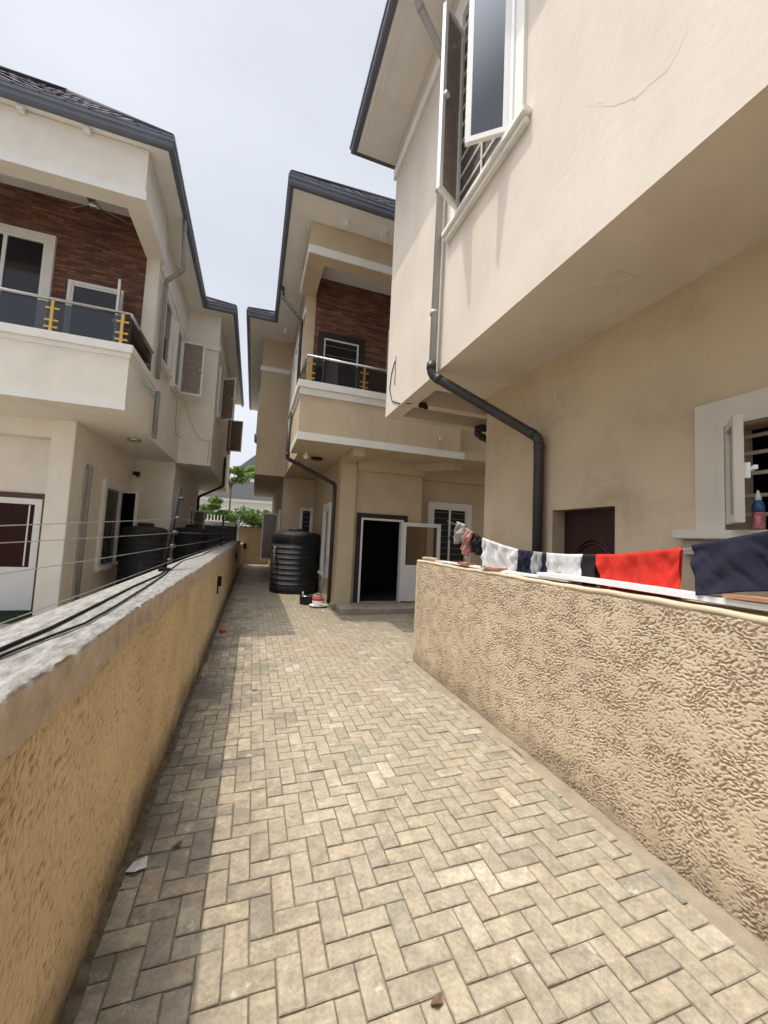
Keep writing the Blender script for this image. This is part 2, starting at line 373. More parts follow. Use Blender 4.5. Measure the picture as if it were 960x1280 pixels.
def render_mat(name, col, pit, amt, low):
    """trowelled roughcast: grime sits in the pits (vertex attribute 'pit')"""
    m, t, b = new_mat(name)
    n, l = t.nodes.new, t.links.new
    tc = n('ShaderNodeTexCoord')
    a = n('ShaderNodeTexNoise'); a.inputs['Scale'].default_value = 2.2; a.inputs['Detail'].default_value = 6
    l(tc.outputs['Object'], a.inputs['Vector'])
    r = n('ShaderNodeValToRGB'); r.color_ramp.elements[0].position = .3; r.color_ramp.elements[1].position = .7
    r.color_ramp.elements[0].color = (*[c * .90 for c in col], 1); r.color_ramp.elements[1].color = (*[c * 1.08 for c in col], 1)
    l(a.outputs['Fac'], r.inputs[0])
    at = n('ShaderNodeAttribute'); at.attribute_name = 'pit'
    mr = n('ShaderNodeMapRange'); mr.inputs[4].default_value = amt; l(at.outputs['Fac'], mr.inputs[0])
    mx = n('ShaderNodeMixRGB'); mx.inputs[2].default_value = (*pit, 1)
    l(mr.outputs[0], mx.inputs[0]); l(r.outputs[0], mx.inputs[1])
    # splash grime near the foot of the wall with an uneven top edge
    sx = n('ShaderNodeSeparateXYZ'); l(tc.outputs['Object'], sx.inputs[0])
    g = n('ShaderNodeTexNoise'); g.inputs['Scale'].default_value = 3.5; g.inputs['Detail'].default_value = 8; g.inputs['Roughness'].default_value = .65
    l(tc.outputs['Object'], g.inputs['Vector'])
    s = n('ShaderNodeMath'); s.operation = 'MULTIPLY_ADD'; s.inputs[1].default_value = -.55; l(g.outputs['Fac'], s.inputs[0]); l(sx.outputs['Z'], s.inputs[2])
    gr = n('ShaderNodeMapRange'); gr.inputs[1].default_value = -.30; gr.inputs[2].default_value = -.02; gr.inputs[3].default_value = low; gr.inputs[4].default_value = 0
    l(s.outputs[0], gr.inputs[0])
    m2 = n('ShaderNodeMixRGB'); m2.inputs[2].default_value = (0.075, 0.06, 0.04, 1)
    l(gr.outputs[0], m2.inputs[0]); l(mx.outputs[0], m2.inputs[1])
    l(m2.outputs[0], b.inputs['Base Color'])
    b.inputs['Roughness'].default_value = .8; b.inputs['Specular IOR Level'].default_value = .3
    f = n('ShaderNodeTexNoise'); f.inputs['Scale'].default_value = 90; f.inputs['Detail'].default_value = 4
    l(tc.outputs['Object'], f.inputs['Vector'])
    bp = n('ShaderNodeBump'); bp.inputs['Strength'].default_value = .25; bp.inputs['Distance'].default_value = .004
    l(f.outputs['Fac'], bp.inputs['Height']); l(bp.outputs[0], b.inputs['Normal'])
    return m
M['render_ochre'] = render_mat('ochre_roughcast', (0.655, 0.52, 0.325), (0.30, 0.19, 0.095), .85, .85)
M['render_sand'] = render_mat('sand_roughcast', (0.57, 0.455, 0.315), (0.24, 0.165, 0.105), .7, .6)

def cloth_mat(name, col, sheen=.2):
    m, t, b = new_mat(name)
    n, l = t.nodes.new, t.links.new
    tc = n('ShaderNodeTexCoord')
    a = n('ShaderNodeTexNoise'); a.inputs['Scale'].default_value = 9; a.inputs['Detail'].default_value = 5
    l(tc.outputs['Object'], a.inputs['Vector'])
    r = n('ShaderNodeValToRGB'); r.color_ramp.elements[0].color = (*[c * .8 for c in col], 1); r.color_ramp.elements[1].color = (*[min(1, c * 1.12) for c in col], 1)
    r.color_ramp.elements[0].position = .3; r.color_ramp.elements[1].position = .7
    l(a.outputs['Fac'], r.inputs[0]); l(r.outputs[0], b.inputs['Base Color'])
    b.inputs['Roughness'].default_value = .9
    f = n('ShaderNodeTexNoise'); f.inputs['Scale'].default_value = 300
    l(tc.outputs['Object'], f.inputs['Vector'])
    bp = n('ShaderNodeBump'); bp.inputs['Strength'].default_value = .2; bp.inputs['Distance'].default_value = .002
    l(f.outputs['Fac'], bp.inputs['Height']); l(bp.outputs[0], b.inputs['Normal'])
    mpc = n('ShaderNodeMapping'); mpc.inputs['Scale'].default_value = (1, 1, .45); l(tc.outputs['Object'], mpc.inputs[0])
    cz = n('ShaderNodeTexNoise'); cz.inputs['Scale'].default_value = 26; cz.inputs['Detail'].default_value = 4; cz.inputs['Distortion'].default_value = 1.2; l(mpc.outputs[0], cz.inputs['Vector'])
    bp3 = n('ShaderNodeBump'); bp3.inputs['Strength'].default_value = .45; bp3.inputs['Distance'].default_value = .012
    l(cz.outputs['Fac'], bp3.inputs['Height']); l(bp.outputs[0], bp3.inputs['Normal']); l(bp3.outputs[0], b.inputs['Normal'])
    tr = n('ShaderNodeBsdfTranslucent'); l(r.outputs[0], tr.inputs[0])
    mx = n('ShaderNodeMixShader'); mx.inputs[0].default_value = .3
    l(b.outputs[0], mx.inputs[1]); l(tr.outputs[0], mx.inputs[2]); l(mx.outputs[0], t.nodes['Material Output'].inputs[0])
    return m

# ------------------------------------------------------------------ mesh helpers
def world_origin(o):
    v = Vector((0, 0, 0))
    while o is not None:
        v = v + o.location
        o = o.parent
    return v

class B:
    """collects shapes in world coordinates; build() links them as one mesh object"""
    def __init__(s): s.v = []; s.f = []; s.sm = []
    def add(s, vs, fs, smooth=False):
        k = len(s.v); s.v += [tuple(p) for p in vs]; s.f += [tuple(i + k for i in f) for f in fs]; s.sm += [smooth] * len(fs)
        return s
    def box(s, x0, x1, y0, y1, z0, z1):
        x0, x1 = min(x0, x1), max(x0, x1); y0, y1 = min(y0, y1), max(y0, y1)
        return s.add([(x0, y0, z0), (x1, y0, z0), (x1, y1, z0), (x0, y1, z0), (x0, y0, z1), (x1, y0, z1), (x1, y1, z1), (x0, y1, z1)],
                     [(0, 3, 2, 1), (4, 5, 6, 7), (0, 1, 5, 4), (1, 2, 6, 5), (2, 3, 7, 6), (3, 0, 4, 7)])
    def fbox(s, fr, u0, u1, n0, n1, z0, z1):
        """box in a wall frame fr = (origin xy, u dir, outward n dir)"""
        (ox, oy), (ux, uy), (nx, ny) = fr
        p = [(ox + ux * u + nx * n, oy + uy * u + ny * n, z) for z in (z0, z1) for u, n in ((u0, n0), (u1, n0), (u1, n1), (u0, n1))]
        f = [(0, 3, 2, 1), (4, 5, 6, 7), (0, 1, 5, 4), (1, 2, 6, 5), (2, 3, 7, 6), (3, 0, 4, 7)]
        if (ux * ny - uy * nx) < 0: f = [tuple(reversed(q)) for q in f]
        return s.add(p, f)
    def ring(s, fr, u0, u1, n0, n1, z0, z1, w, wb=None):
        """rectangular frame, mitre-free: jambs full height, rails between"""
        wb = w if wb is None else wb
        s.fbox(fr, u0, u0 + w, n0, n1, z0, z1); s.fbox(fr, u1 - w, u1, n0, n1, z0, z1)
        s.fbox(fr, u0 + w, u1 - w, n0, n1, z1 - w, z1)
        if wb > 0: s.fbox(fr, u0 + w, u1 - w, n0, n1, z0, z0 + wb)
        return s
    def prism(s, poly, z0, z1):
        n = len(poly)
        a = sum(poly[i][0] * poly[(i + 1) % n][1] - poly[(i + 1) % n][0] * poly[i][1] for i in range(n))
        if a < 0: poly = poly[::-1]
        return s.add([(x, y, z0) for x, y in poly] + [(x, y, z1) for x, y in poly],
                     [tuple(range(n - 1, -1, -1)), tuple(range(n, 2 * n))] + [(i, (i + 1) % n, n + (i + 1) % n, n + i) for i in range(n)])
    def tube(s, pts, r, n=12, smooth=True, cap=True):
        pts = [Vector(p) for p in pts]
        rr = r if isinstance(r, (list, tuple)) else [r] * len(pts)
        vs = []; fs = []
        prev = None
        for i, p in enumerate(pts):
            d = (pts[min(i + 1, len(pts) - 1)] - pts[max(i - 1, 0)]).normalized()
            if prev is None:
                a = Vector((0, 0, 1)) if abs(d.z) < .9 else Vector((1, 0, 0))
                u = d.cross(a).normalized()
            else:
                u = (prev - d * prev.dot(d)).normalized()
            prev = u; v = d.cross(u)
            for k in range(n):
                t = 2 * math.pi * k / n
                vs.append(p + (u * math.cos(t) + v * math.sin(t)) * rr[i])
        for i in range(len(pts) - 1):
            for k in range(n):
                fs.append((i * n + k, i * n + (k + 1) % n, (i + 1) * n + (k + 1) % n, (i + 1) * n + k))
        s.add(vs, fs, smooth)
        if cap:
            k = len(s.v) - len(vs)
            s.f += [tuple(k + q for q in range(n - 1, -1, -1)), tuple(k + (len(pts) - 1) * n + q for q in range(n))]; s.sm += [False, False]
        return s
    def lathe(s, c, prof, n=40, smooth=True):
        vs = []; fs = []
        for r, z in prof:
            for k in range(n):
                t = 2 * math.pi * k / n
                vs.append((c[0] + r * math.cos(t), c[1] + r * math.sin(t), c[2] + z))
        for i in range(len(prof) - 1):
            for k in range(n):
                fs.append((i * n + k, i * n + (k + 1) % n, (i + 1) * n + (k + 1) % n, (i + 1) * n + k))
        fs.append(tuple(range(n - 1, -1, -1))); fs.append(tuple((len(prof) - 1) * n + k for k in range(n)))
        return s.add(vs, fs, smooth)
    def build(s, name, m, parent=None, bevel=0.0):
        off = world_origin(parent) if parent is not None else None
        vs = np.array(s.v, float).reshape(-1, 3)
        if off is None:
            c = Vector(((vs[:, 0].min() + vs[:, 0].max()) / 2, (vs[:, 1].min() + vs[:, 1].max()) / 2, vs[:, 2].min()))
            off = c
        vs = vs - np.array(off)
        me = bpy.data.meshes.new(name)
        me.from_pydata(vs.tolist(), [], s.f)
        me.polygons.foreach_set('use_smooth', s.sm)
        me.materials.append(m if not isinstance(m, str) else M[m])
        me.update()
        o = bpy.data.objects.new(name, me); COL.objects.link(o)
        if parent is not None: o.parent = parent
        else: o.location = off
        if bevel:
            bm = bmesh.new(); bm.from_mesh(me)
            bmesh.ops.bevel(bm, geom=[e for e in bm.edges if e.calc_face_angle(0) > .6], offset=bevel, segments=2, affect='EDGES', clamp_overlap=True)
            bm.to_mesh(me); bm.free()
        return o

def tag(o, label=None, cat=None, group=None, kind=None):
    if label: o['label'] = label
    if cat: o['category'] = cat
    if group: o['group'] = group
    if kind: o['kind'] = kind
    return o
def thing(name, loc, label, cat, group=None):
    o = bpy.data.objects.new(name, None); COL.objects.link(o); o.location = loc; o.empty_display_size = .3
    return tag(o, label, cat, group)

def wall_sheet(b, fr, u0, u1, z0, z1, t, holes=()):
    """wall of thickness t behind plane n=0 with rectangular openings (u0,u1,z0,z1)"""
    us = sorted({u0, u1, *[h[0] for h in holes], *[h[1] for h in holes]}); us = [u for u in us if u0 <= u <= u1]
    for a, c in zip(us[:-1], us[1:]):
        hs = [h for h in holes if h[0] < (a + c) / 2 < h[1]]
        zs = [z0]
        for h in sorted(hs, key=lambda q: q[2]): zs += [h[2], h[3]]
        zs.append(z1)
        for q in range(0, len(zs), 2):
            if zs[q + 1] - zs[q] > 1e-4: b.fbox(fr, a, c, -t, 0, zs[q], zs[q + 1])

# numpy gradient noise
_perm = rng.permutation(512)
_g = rng.uniform(0, 2 * np.pi, 512); _gx, _gy = np.cos(_g), np.sin(_g)
def pn(x, y):
    xi = np.floor(x).astype(int); yi = np.floor(y).astype(int); fx = x - xi; fy = y - yi
    def h(a, b_): return _perm[(_perm[a & 511] + b_) & 511]
    def gd(a, b_, dx, dy):
        k = h(a, b_); return _gx[k] * dx + _gy[k] * dy
    u = fx * fx * fx * (fx * (fx * 6 - 15) + 10); v = fy * fy * fy * (fy * (fy * 6 - 15) + 10)
    n00 = gd(xi, yi, fx, fy); n10 = gd(xi + 1, yi, fx - 1, fy); n01 = gd(xi, yi + 1, fx, fy - 1); n11 = gd(xi + 1, yi + 1, fx - 1, fy - 1)
    return (n00 * (1 - u) + n10 * u) * (1 - v) + (n01 * (1 - u) + n11 * u) * v
def sstep(a, b_, x):
    t = np.clip((x - a) / (b_ - a), 0, 1); return t * t * (3 - 2 * t)

def grid_object(name, P, attr, m, parent):
    """P: (ny,nz,3) positions in world"""
    ny, nz_, _ = P.shape
    off = np.array(world_origin(parent))
    me = bpy.data.meshes.new(name)
    vs = (P.reshape(-1, 3) - off)
    i = np.arange(ny * nz_).reshape(ny, nz_)
    f = np.stack([i[:-1, :-1], i[1:, :-1], i[1:, 1:], i[:-1, 1:]], -1).reshape(-1, 4)
    me.vertices.add(len(vs)); me.vertices.foreach_set('co', vs.ravel())
    me.loops.add(f.size); me.loops.foreach_set('vertex_index', f.ravel().astype(np.int32))
    me.polygons.add(len(f)); me.polygons.foreach_set('loop_start', np.arange(0, f.size, 4, dtype=np.int32))
    me.polygons.foreach_set('loop_total', np.full(len(f), 4, dtype=np.int32))
    me.polygons.foreach_set('use_smooth', np.ones(len(f), bool))
    me.update(calc_edges=True); me.validate()
    a = me.attributes.new('pit', 'FLOAT', 'POINT'); a.data.foreach_set('value', attr.ravel().astype(np.float32))
    me.materials.append(m)
    o = bpy.data.objects.new(name, me); COL.objects.link(o)
    o.parent = parent
    return o

# ================================================================== SETTING
g = B().add([(-300, -60, -.04), (300, -60, -.04), (300, 500, -.04), (-300, 500, -.04)], [(0, 1, 2, 3)]).build('ground', 'earth')
tag(g, kind='structure')
b = B().add([(-.445, -1.5, -.0075), (8, -1.5, -.0075), (8, 19.6, -.0075), (-.445, 19.6, -.0075)], [(0, 1, 2, 3)])
tag(b.build('bedding_layer', 'bedding'), kind='structure')

# herringbone block paving, every block a bevelled solid inside ONE mesh
def paving(name, regions, W, seed):
    rr = random.Random(seed)
    vs = []; fs = []
    def block(x0, x1, y0, y1):
        gap = .0022
        x0 += gap + rr.uniform(0, .0012); x1 -= gap + rr.uniform(0, .0012); y0 += gap + rr.uniform(0, .0012); y1 -= gap + rr.uniform(0, .0012)
        if x1 - x0 < .012 or y1 - y0 < .012: return
        h = rr.gauss(0, .0009); tx = rr.gauss(0, .008); ty = rr.gauss(0, .008); cx, cy = (x0 + x1) / 2, (y0 + y1) / 2
        bv = .0035
        k = len(vs)
        def z(x, y): return h + (x - cx) * tx + (y - cy) * ty
        for (x, y) in ((x0 + bv, y0 + bv), (x1 - bv, y0 + bv), (x1 - bv, y1 - bv), (x0 + bv, y1 - bv)):
            x += rr.uniform(-.0022, .0022); y += rr.uniform(-.0022, .0022)
            vs.append((x, y, z(x, y)))
        for (x, y) in ((x0, y0), (x1, y0), (x1, y1), (x0, y1)): vs.append((x, y, z(x, y) - .0035))
        for (x, y) in ((x0, y0), (x1, y0), (x1, y1), (x0, y1)): vs.append((x, y, -.03))
        fs.append((k, k + 1, k + 2, k + 3))
        for i in range(4):
            j = (i + 1) % 4
            fs.append((k + 4 + i, k + 4 + j, k + j, k + i)); fs.append((k + 8 + i, k + 8 + j, k + 4 + j, k + 4 + i))
    for (rx0, rx1, ry0, ry1) in regions:
        for k in range(int(ry0 / W) - 4, int(ry1 / W) + 4):
            for m_ in range(int((rx0 / W - k) / 4) - 2, int((rx1 / W - k) / 4) + 2):
                for (a, c, d, e) in ((0, 2, 0, 1), (0, 1, 1, 3)):
                    x0 = (a + k + 4 * m_) * W; x1 = (c + k + 4 * m_) * W; y0 = (d + k) * W; y1 = (e + k) * W
                    x0, x1, y0, y1 = max(x0, rx0), min(x1, rx1), max(y0, ry0), min(y1, ry1)
                    if x1 > x0 + .02 and y1 > y0 + .02: block(x0, x1, y0, y1)
    me = bpy.data.meshes.new(name); me.from_pydata(vs, [], fs); me.materials.append(M['paver']); me.update()
    o = bpy.data.objects.new(name, me); COL.objects.link(o)
    return tag(o, kind='structure')
paving('lane_paving', [(-.43, 1.915, -.8, 4.4), (-.43, 1.875, 4.4, 7.38), (1.875, 6.2, 4.5, 7.38), (-.43, 1.7, 7.38, 12.1), (-.43, .78, 12.1, 19.55)], .0880, 3)

# concrete yard of the left plot
b = B().box(-9, -.72, 2.0, 19.5, -.038, -.006)
tag(b.build('yard_pavement', 'concrete'), kind='structure')

# mortar haunch at the foot of the right wall (sloping strip)
ny = 150; P = np.zeros((ny, 5, 3)); ys = np.linspace(-.8, 4.44, ny)
for i, y in enumerate(ys):
    wv = .012 * math.sin(y * 7.3) + .010 * math.sin(y * 17.1 + 1)
    for k, (x, z) in enumerate(((1.892 - wv - .01, -.006), (1.902 - wv, .004), (1.915, .009), (1.935, .016), (1.952, .030))):
        P[i, k] = (x, y, z + .0025 * math.sin(y * 31 + k))
me_par = thing('boundary_wall', (2.05, 1.8, 0), 'sand coloured roughcast boundary wall on the right of the lane, pale boards along its top', 'wall')
o = grid_object('mortar_haunch', P, np.zeros((ny, 5)), M['haunch'], me_par)

# ---- right boundary wall: real relief on the lane face
def relief_right():
    ys = [-.6]
    while ys[-1] < 4.40: ys.append(ys[-1] + (.012 if ys[-1] < .85 else max(.0031, .0021 * ys[-1])))
    ys = np.array(ys) ; ys[-1] = 4.40
    zs = np.linspace(0, 1.235, 400)
    Y, Z = np.meshgrid(ys, zs, indexing='ij')
    wx = pn(Y * 9, Z * 9) * .03 + pn(Y * 40, Z * 40) * .010; wz = pn(Y * 9 + 50, Z * 9 + 7) * .03 + pn(Y * 40 + 9, Z * 40) * .010
    a = pn((Y + wx) * 62, (Z + wz) * 92 + Y * 22); a2 = pn((Y + wx) * 118 + 31, (Z + wz) * 150)
    msk = .5 + 1.1 * pn(Y * 5 + 9, Z * 5)
    f = a + .45 * a2
    m2 = pn(Y * 11 + 3, Z * 13 + 8); pit = sstep(.09, .25, f + .12 * msk + .30 * m2) * np.clip(.6 + msk * .5 + .7 * m2, .25, 1)
    fine = pn(Y * 120, Z * 120) * .0006 + pn(Y * 3, Z * 3) * .003
    bot = 1 - sstep(0, .05, Z)
    d = -.0044 * pit + fine + .0012 * sstep(.1, .5, pn(Y * 95, Z * 95))
    top = 0 * Z; pit = pit * (1 - sstep(1.20, 1.23, Z))
    P = np.stack([1.95 - d - 0 * bot + top, Y, Z], -1)
    return P, pit * (1 - .7 * bot)
P, pit = relief_right()
grid_object('roughcast_face', P[:, ::-1].copy(), pit[:, ::-1].copy(), M['render_sand'], me_par)
B().box(1.966, 2.15, -.6, 4.398, -.03, 1.238).build('wall_core', 'render_sand', me_par)
# lane-end return of the wall and rounded top lip
b = B()
lip = [(1.951, 1.233), (1.951, 1.252), (1.955, 1.261), (1.967, 1.265), (2.0, 1.264), (2.0, 1.233)]
ys = np.linspace(-.6, 4.425, 90)
vs = []; fs = []
for i, y in enumerate(ys):
    for x, z in lip: vs.append((x + .0025 * math.sin(y * 13 + z * 40), y, z + .003 * math.sin(y * 5.1) + .002 * math.sin(y * 23)))
n = len(lip)
for i in range(len(ys) - 1):
    for k in range(n): fs.append((i * n + k, (i + 1) * n + k, (i + 1) * n + (k + 1) % n, i * n + (k + 1) % n))
fs.append(tuple(range(n))); fs.append(tuple((len(ys) - 1) * n + k for k in range(n - 1, -1, -1)))
b.add(vs, fs, True); b.box(2.0, 2.15, -.6, 4.425, 1.2385, 1.262)
b.build('top_lip', 'render_sand', me_par)
b = B().box(1.953, 2.15, 4.399, 4.425, 0, 1.2375); b.build('end_render', 'render_sand', me_par)

# ---- left boundary wall
lw = thing('boundary_wall', (-.57, 8, 0), 'long ochre roughcast wall on the left of the lane with weathered grey coping', 'wall')
def relief_left():
    ys = [.15]
    while ys[-1] < 15.8: ys.append(ys[-1] + max(.0040, .0030 * ys[-1]))
    ys = np.array(ys); ys[-1] = 15.8
    zs = np.linspace(0, 1.045, 240)
    Y, Z = np.meshgrid(ys, zs, indexing='ij')
    S = Y - .38 * Z
    wx = pn(Y * 7, Z * 6) * .03
    a = pn((S + wx) * 105, Z * 34 + 3); a2 = pn((S + wx) * 190 + 13, Z * 70)
    msk = pn(Y * 4 + 4, Z * 4)
    f = a + .5 * a2 + .28 * msk
    pit = sstep(.04, .28, f)
    d = -.0045 * pit + pn(Y * 100, Z * 100) * .0005 + pn(Y * 2.5, Z * 2.5) * .004
    P = np.stack([-.452 + d, Y, Z], -1)
    return P, pit
P, pit = relief_left()
grid_object('roughcast_face', P, pit, M['render_ochre'], lw)
B().box(-.70, -.463, .15, 15.8, -.03, 1.044).build('wall_core', 'render_ochre', lw)
# coping: chipped concrete with uneven arrises
def coping(x0, x1, y0, y1, z0, z1, parent):
    ys = [y0]
    while ys[-1] < y1: ys.append(ys[-1] + max(.007, .005 * ys[-1]))
    ys = np.array(ys); ys[-1] = y1
    prof = [(x1, z0), (x1, z0 + .03), (x1, z0 + .065), (x1, z1 - .012), (x1 - .001, z1 - .003), (x1 - .004, z1), (x1 - .04, z1 + .003), ((x0 + x1) / 2, z1 + .006), (x0 + .04, z1 + .003), (x0 + .008, z1), (x0, z1 - .01), (x0, z0)]
    n = len(prof); P = np.zeros((len(ys), n + 1, 3))
    for k in range(n + 1):
        x, z = prof[k % n]
        yy = ys
        kk = k % n
        sp = {0: 0, 1: .03, 2: .065, 3: .10, 4: .12, 5: .13, 6: .16, 7: .27, 8: .38, 9: .41, 10: .42, 11: .54}[kk]
        edge = 1.0 if kk in (4, 5) else .35
        j = (pn(yy * 6, yy * 0 + sp * 20) * .004 + pn(yy * 30, yy * 0 + sp * 60) * .0035) * edge
        chip = sstep(.12, .42, pn(yy * 16, yy * 0 + 4.4)) * .007 * (1 if kk == 5 else .5) if kk in (4, 5) else 0
        wob = .006 * np.sin(yy * 1.9) + .004 * np.sin(yy * 5.3 + 1)
        P[:, k] = np.stack([x + j - chip + (wob if k % n < 7 else 0), yy, z + j * .6 - chip * .6], -1)
    P[:, n] = P[:, 0]
    return grid_object('coping', P[:, ::-1].copy(), np.zeros(P.shape[:2]), M['coping'], parent)
coping(-.715, -.425, .15, 15.85, 1.045, 1.172, lw)

# end wall across the lane
ew = thing('boundary_wall', (.1, 19.7, 0), 'low tan wall closing the far end of the lane, green shrubs showing above', 'wall')
B().box(-.62, .95, 19.6, 19.78, 0, 1.74).build('wall_body', 'tan', ew)
B().box(-.62, .98, 19.57, 19.81, 1.742, 1.80).build('coping', 'coping', ew)
B().box(-.62, -.40, 15.9, 19.598, 0, 1.0).build('low_wall', 'render_ochre', ew)
b = B().box(-.36, -.24, 19.54, 19.598, .72, .98); b.build('wall_lamp', 'black', ew)

# slatted screen in the left plot
sf = thing('slatted_screen', (-1.55, 19.5, 0), 'dark grey horizontal slat screen behind the far end of the left wall', 'fence')
b = B()
for k in range(14): b.box(-2.5, -.72, 19.46, 19.48, .12 + k * .115, .12 + k * .115 + .095)
b.box(-2.5, -.72, 19.481, 19.49, .1, 1.76)
b.build('slat_panel', 'dark_fence', sf)
b = B(); [b.box(x, x + .06, 19.4905, 19.54, 0, 1.78) for x in (-2.5, -1.6, -.78)]; b.build('frame', 'dark_fence', sf)
pw = B().box(-4.5, -.64, 19.6, 19.78, 0, 1.95).build('boundary_wall', 'far_white')
tag(pw, 'white wall strip topping the dark slat screen of the left plot', 'wall')

# ================================================================== windows and doors
def hinged(fr, u, ang, sgn):
    """frame for a sash hinged at u, opened by ang degrees; sgn +1 leaf runs towards +u when closed"""
    (ox, oy), (ux, uy), (nx, ny) = fr
    a = math.radians(ang)
    hx, hy = ox + ux * u + nx * .0, oy + uy * u + ny * .0
    du = (ux * math.cos(a) * sgn + nx * math.sin(a), uy * math.cos(a) * sgn + ny * math.sin(a))
    dn = (-ux * math.sin(a) * sgn + nx * math.cos(a), -uy * math.sin(a) * sgn + ny * math.cos(a))
    return ((hx, hy), du, dn)

def window(fr, u0, u1, z0, z1, parent, surround=.10, proud=.05, sill=True, bars=0, sashes=(), back='pane', fmat='white', mull=0, label=None, hole=False, closed_pane='pane'):
    """surround frame on the wall, recessed pane, optional open sashes [(u_hinge, width, angle, sgn, glass)]"""
    b = B()
    if surround: b.ring(fr, u0 - surround, u1 + surround, .0, proud, z0 - (0 if sill else surround), z1 + surround, surround, 0 if sill else None)
    w = b.build('window', fmat, parent)
    if label: w['label'] = label
    f = B().ring(fr, u0, u1, -.10 if hole else .004, -.04 if hole else proud - .018, z0, z1, .035)
    for k in range(mull):
        uc = u0 + (u1 - u0) * (k + 1) / (mull + 1)
        f.fbox(fr, uc - .025, uc + .025, -.09 if hole else .006, -.045 if hole else proud - .022, z0 + .035, z1 - .035)
    f.build('frame', 'white_clean', w)
    if back and not hole:
        B().fbox(fr, u0 + .03, u1 - .03, .002, .012, z0 + .03, z1 - .03).build('pane', closed_pane, w)
    if bars:
        q = B()
        n0 = -.12 if hole else .013
        for k in range(bars):
            z = z0 + (z1 - z0) * (k + .7) / (bars + .4)
            q.fbox(fr, u0 + .03, u1 - .03, n0, n0 + .012, z - .009, z + .009)
        q.build('burglar_bars', 'bar_grey', w)
    if sill:
        q = B().fbox(fr, u0 - surround - .04, u1 + surround + .04, 0, proud + .05, z0 - .06, z0 - .002)
        q.fbox(fr, u0 - surround - .02, u1 + surround + .02, 0, proud + .015, z0 - .10, z0 - .062)
        q.build('sill', fmat, w, bevel=.006)
    for (uh, wd, ang, sg, gl) in sashes:
        base = ((fr[0][0] + fr[2][0] * (proud * .6), fr[0][1] + fr[2][1] * (proud * .6)), fr[1], fr[2])
        h = hinged(base, uh, ang, sg)
        B().ring(h, 0, wd, -.018, .018, z0 + .02, z1 - .02, .045).build('sash', 'white_clean', w)
        B().fbox(h, .04, wd - .04, -.004, .004, z0 + .06, z1 - .06).build('sash_glass', gl, w)
        hd = B().fbox(h, wd - .032, wd - .012, -.045, -.0185, (z0 + z1) / 2 - .05, (z0 + z1) / 2 + .01)
        hd.fbox(h, wd - .10, wd - .012, -.06, -.0455, (z0 + z1) / 2 - .03, (z0 + z1) / 2 - .012)
        hd.build('handle', 'white_clean', w)
    return w

# ================================================================== roofs
def tiled_plane(b, p0, p1, ridge0, ridge1, rows=0.36, width=.30):
    """rows of scalloped overlapping tiles on the quad p0-p1 (eave) / ridge0-ridge1"""
    p0, p1, r0, r1 = map(Vector, (p0, p1, ridge0, ridge1))
    nrm = (p1 - p0).cross(r0 - p0).normalized()
    if nrm.z < 0: nrm = -nrm
    slope = ((r0 + r1) / 2 - (p0 + p1) / 2).length
    # true slope length measured square to the eave
    e = (p1 - p0).normalized(); up = (r0 - p0) - e * (r0 - p0).dot(e); sl = up.length; up = up.normalized()
    nr = max(1, int(sl / rows))
    for i in range(nr):
        t0 = i / nr; t1 = (i + 1) / nr
        a0 = p0.lerp(r0, t0); a1 = p1.lerp(r1, t0); c0 = p0.lerp(r0, t1); c1 = p1.lerp(r1, t1)
        L0 = (a1 - a0).length; k = max(1, int(round(L0 / width)))
        # tile columns parallel to up; clipped by interpolation between ends
        for j in range(k):
            s0 = j / k; s1 = (j + 1) / k
            q0 = a0.lerp(a1, s0); q1 = a0.lerp(a1, s1); w0 = c0.lerp(c1, s0); w1 = c0.lerp(c1, s1)
            dz = .03 + random.uniform(-.004, .004)
            m0 = q0.lerp(q1, .5) - up * .05
            b.add([q0 + nrm * .012, m0 + nrm * dz, q1 + nrm * .012, w1 + nrm * .004, w0.lerp(w1, .5) + nrm * .02, w0 + nrm * .004,
                   q0 - nrm * .01, m0 - nrm * .006, q1 - nrm * .01],
                  [(0, 1, 4, 5), (1, 2, 3, 4), (6, 7, 1, 0), (7, 8, 2, 1)])

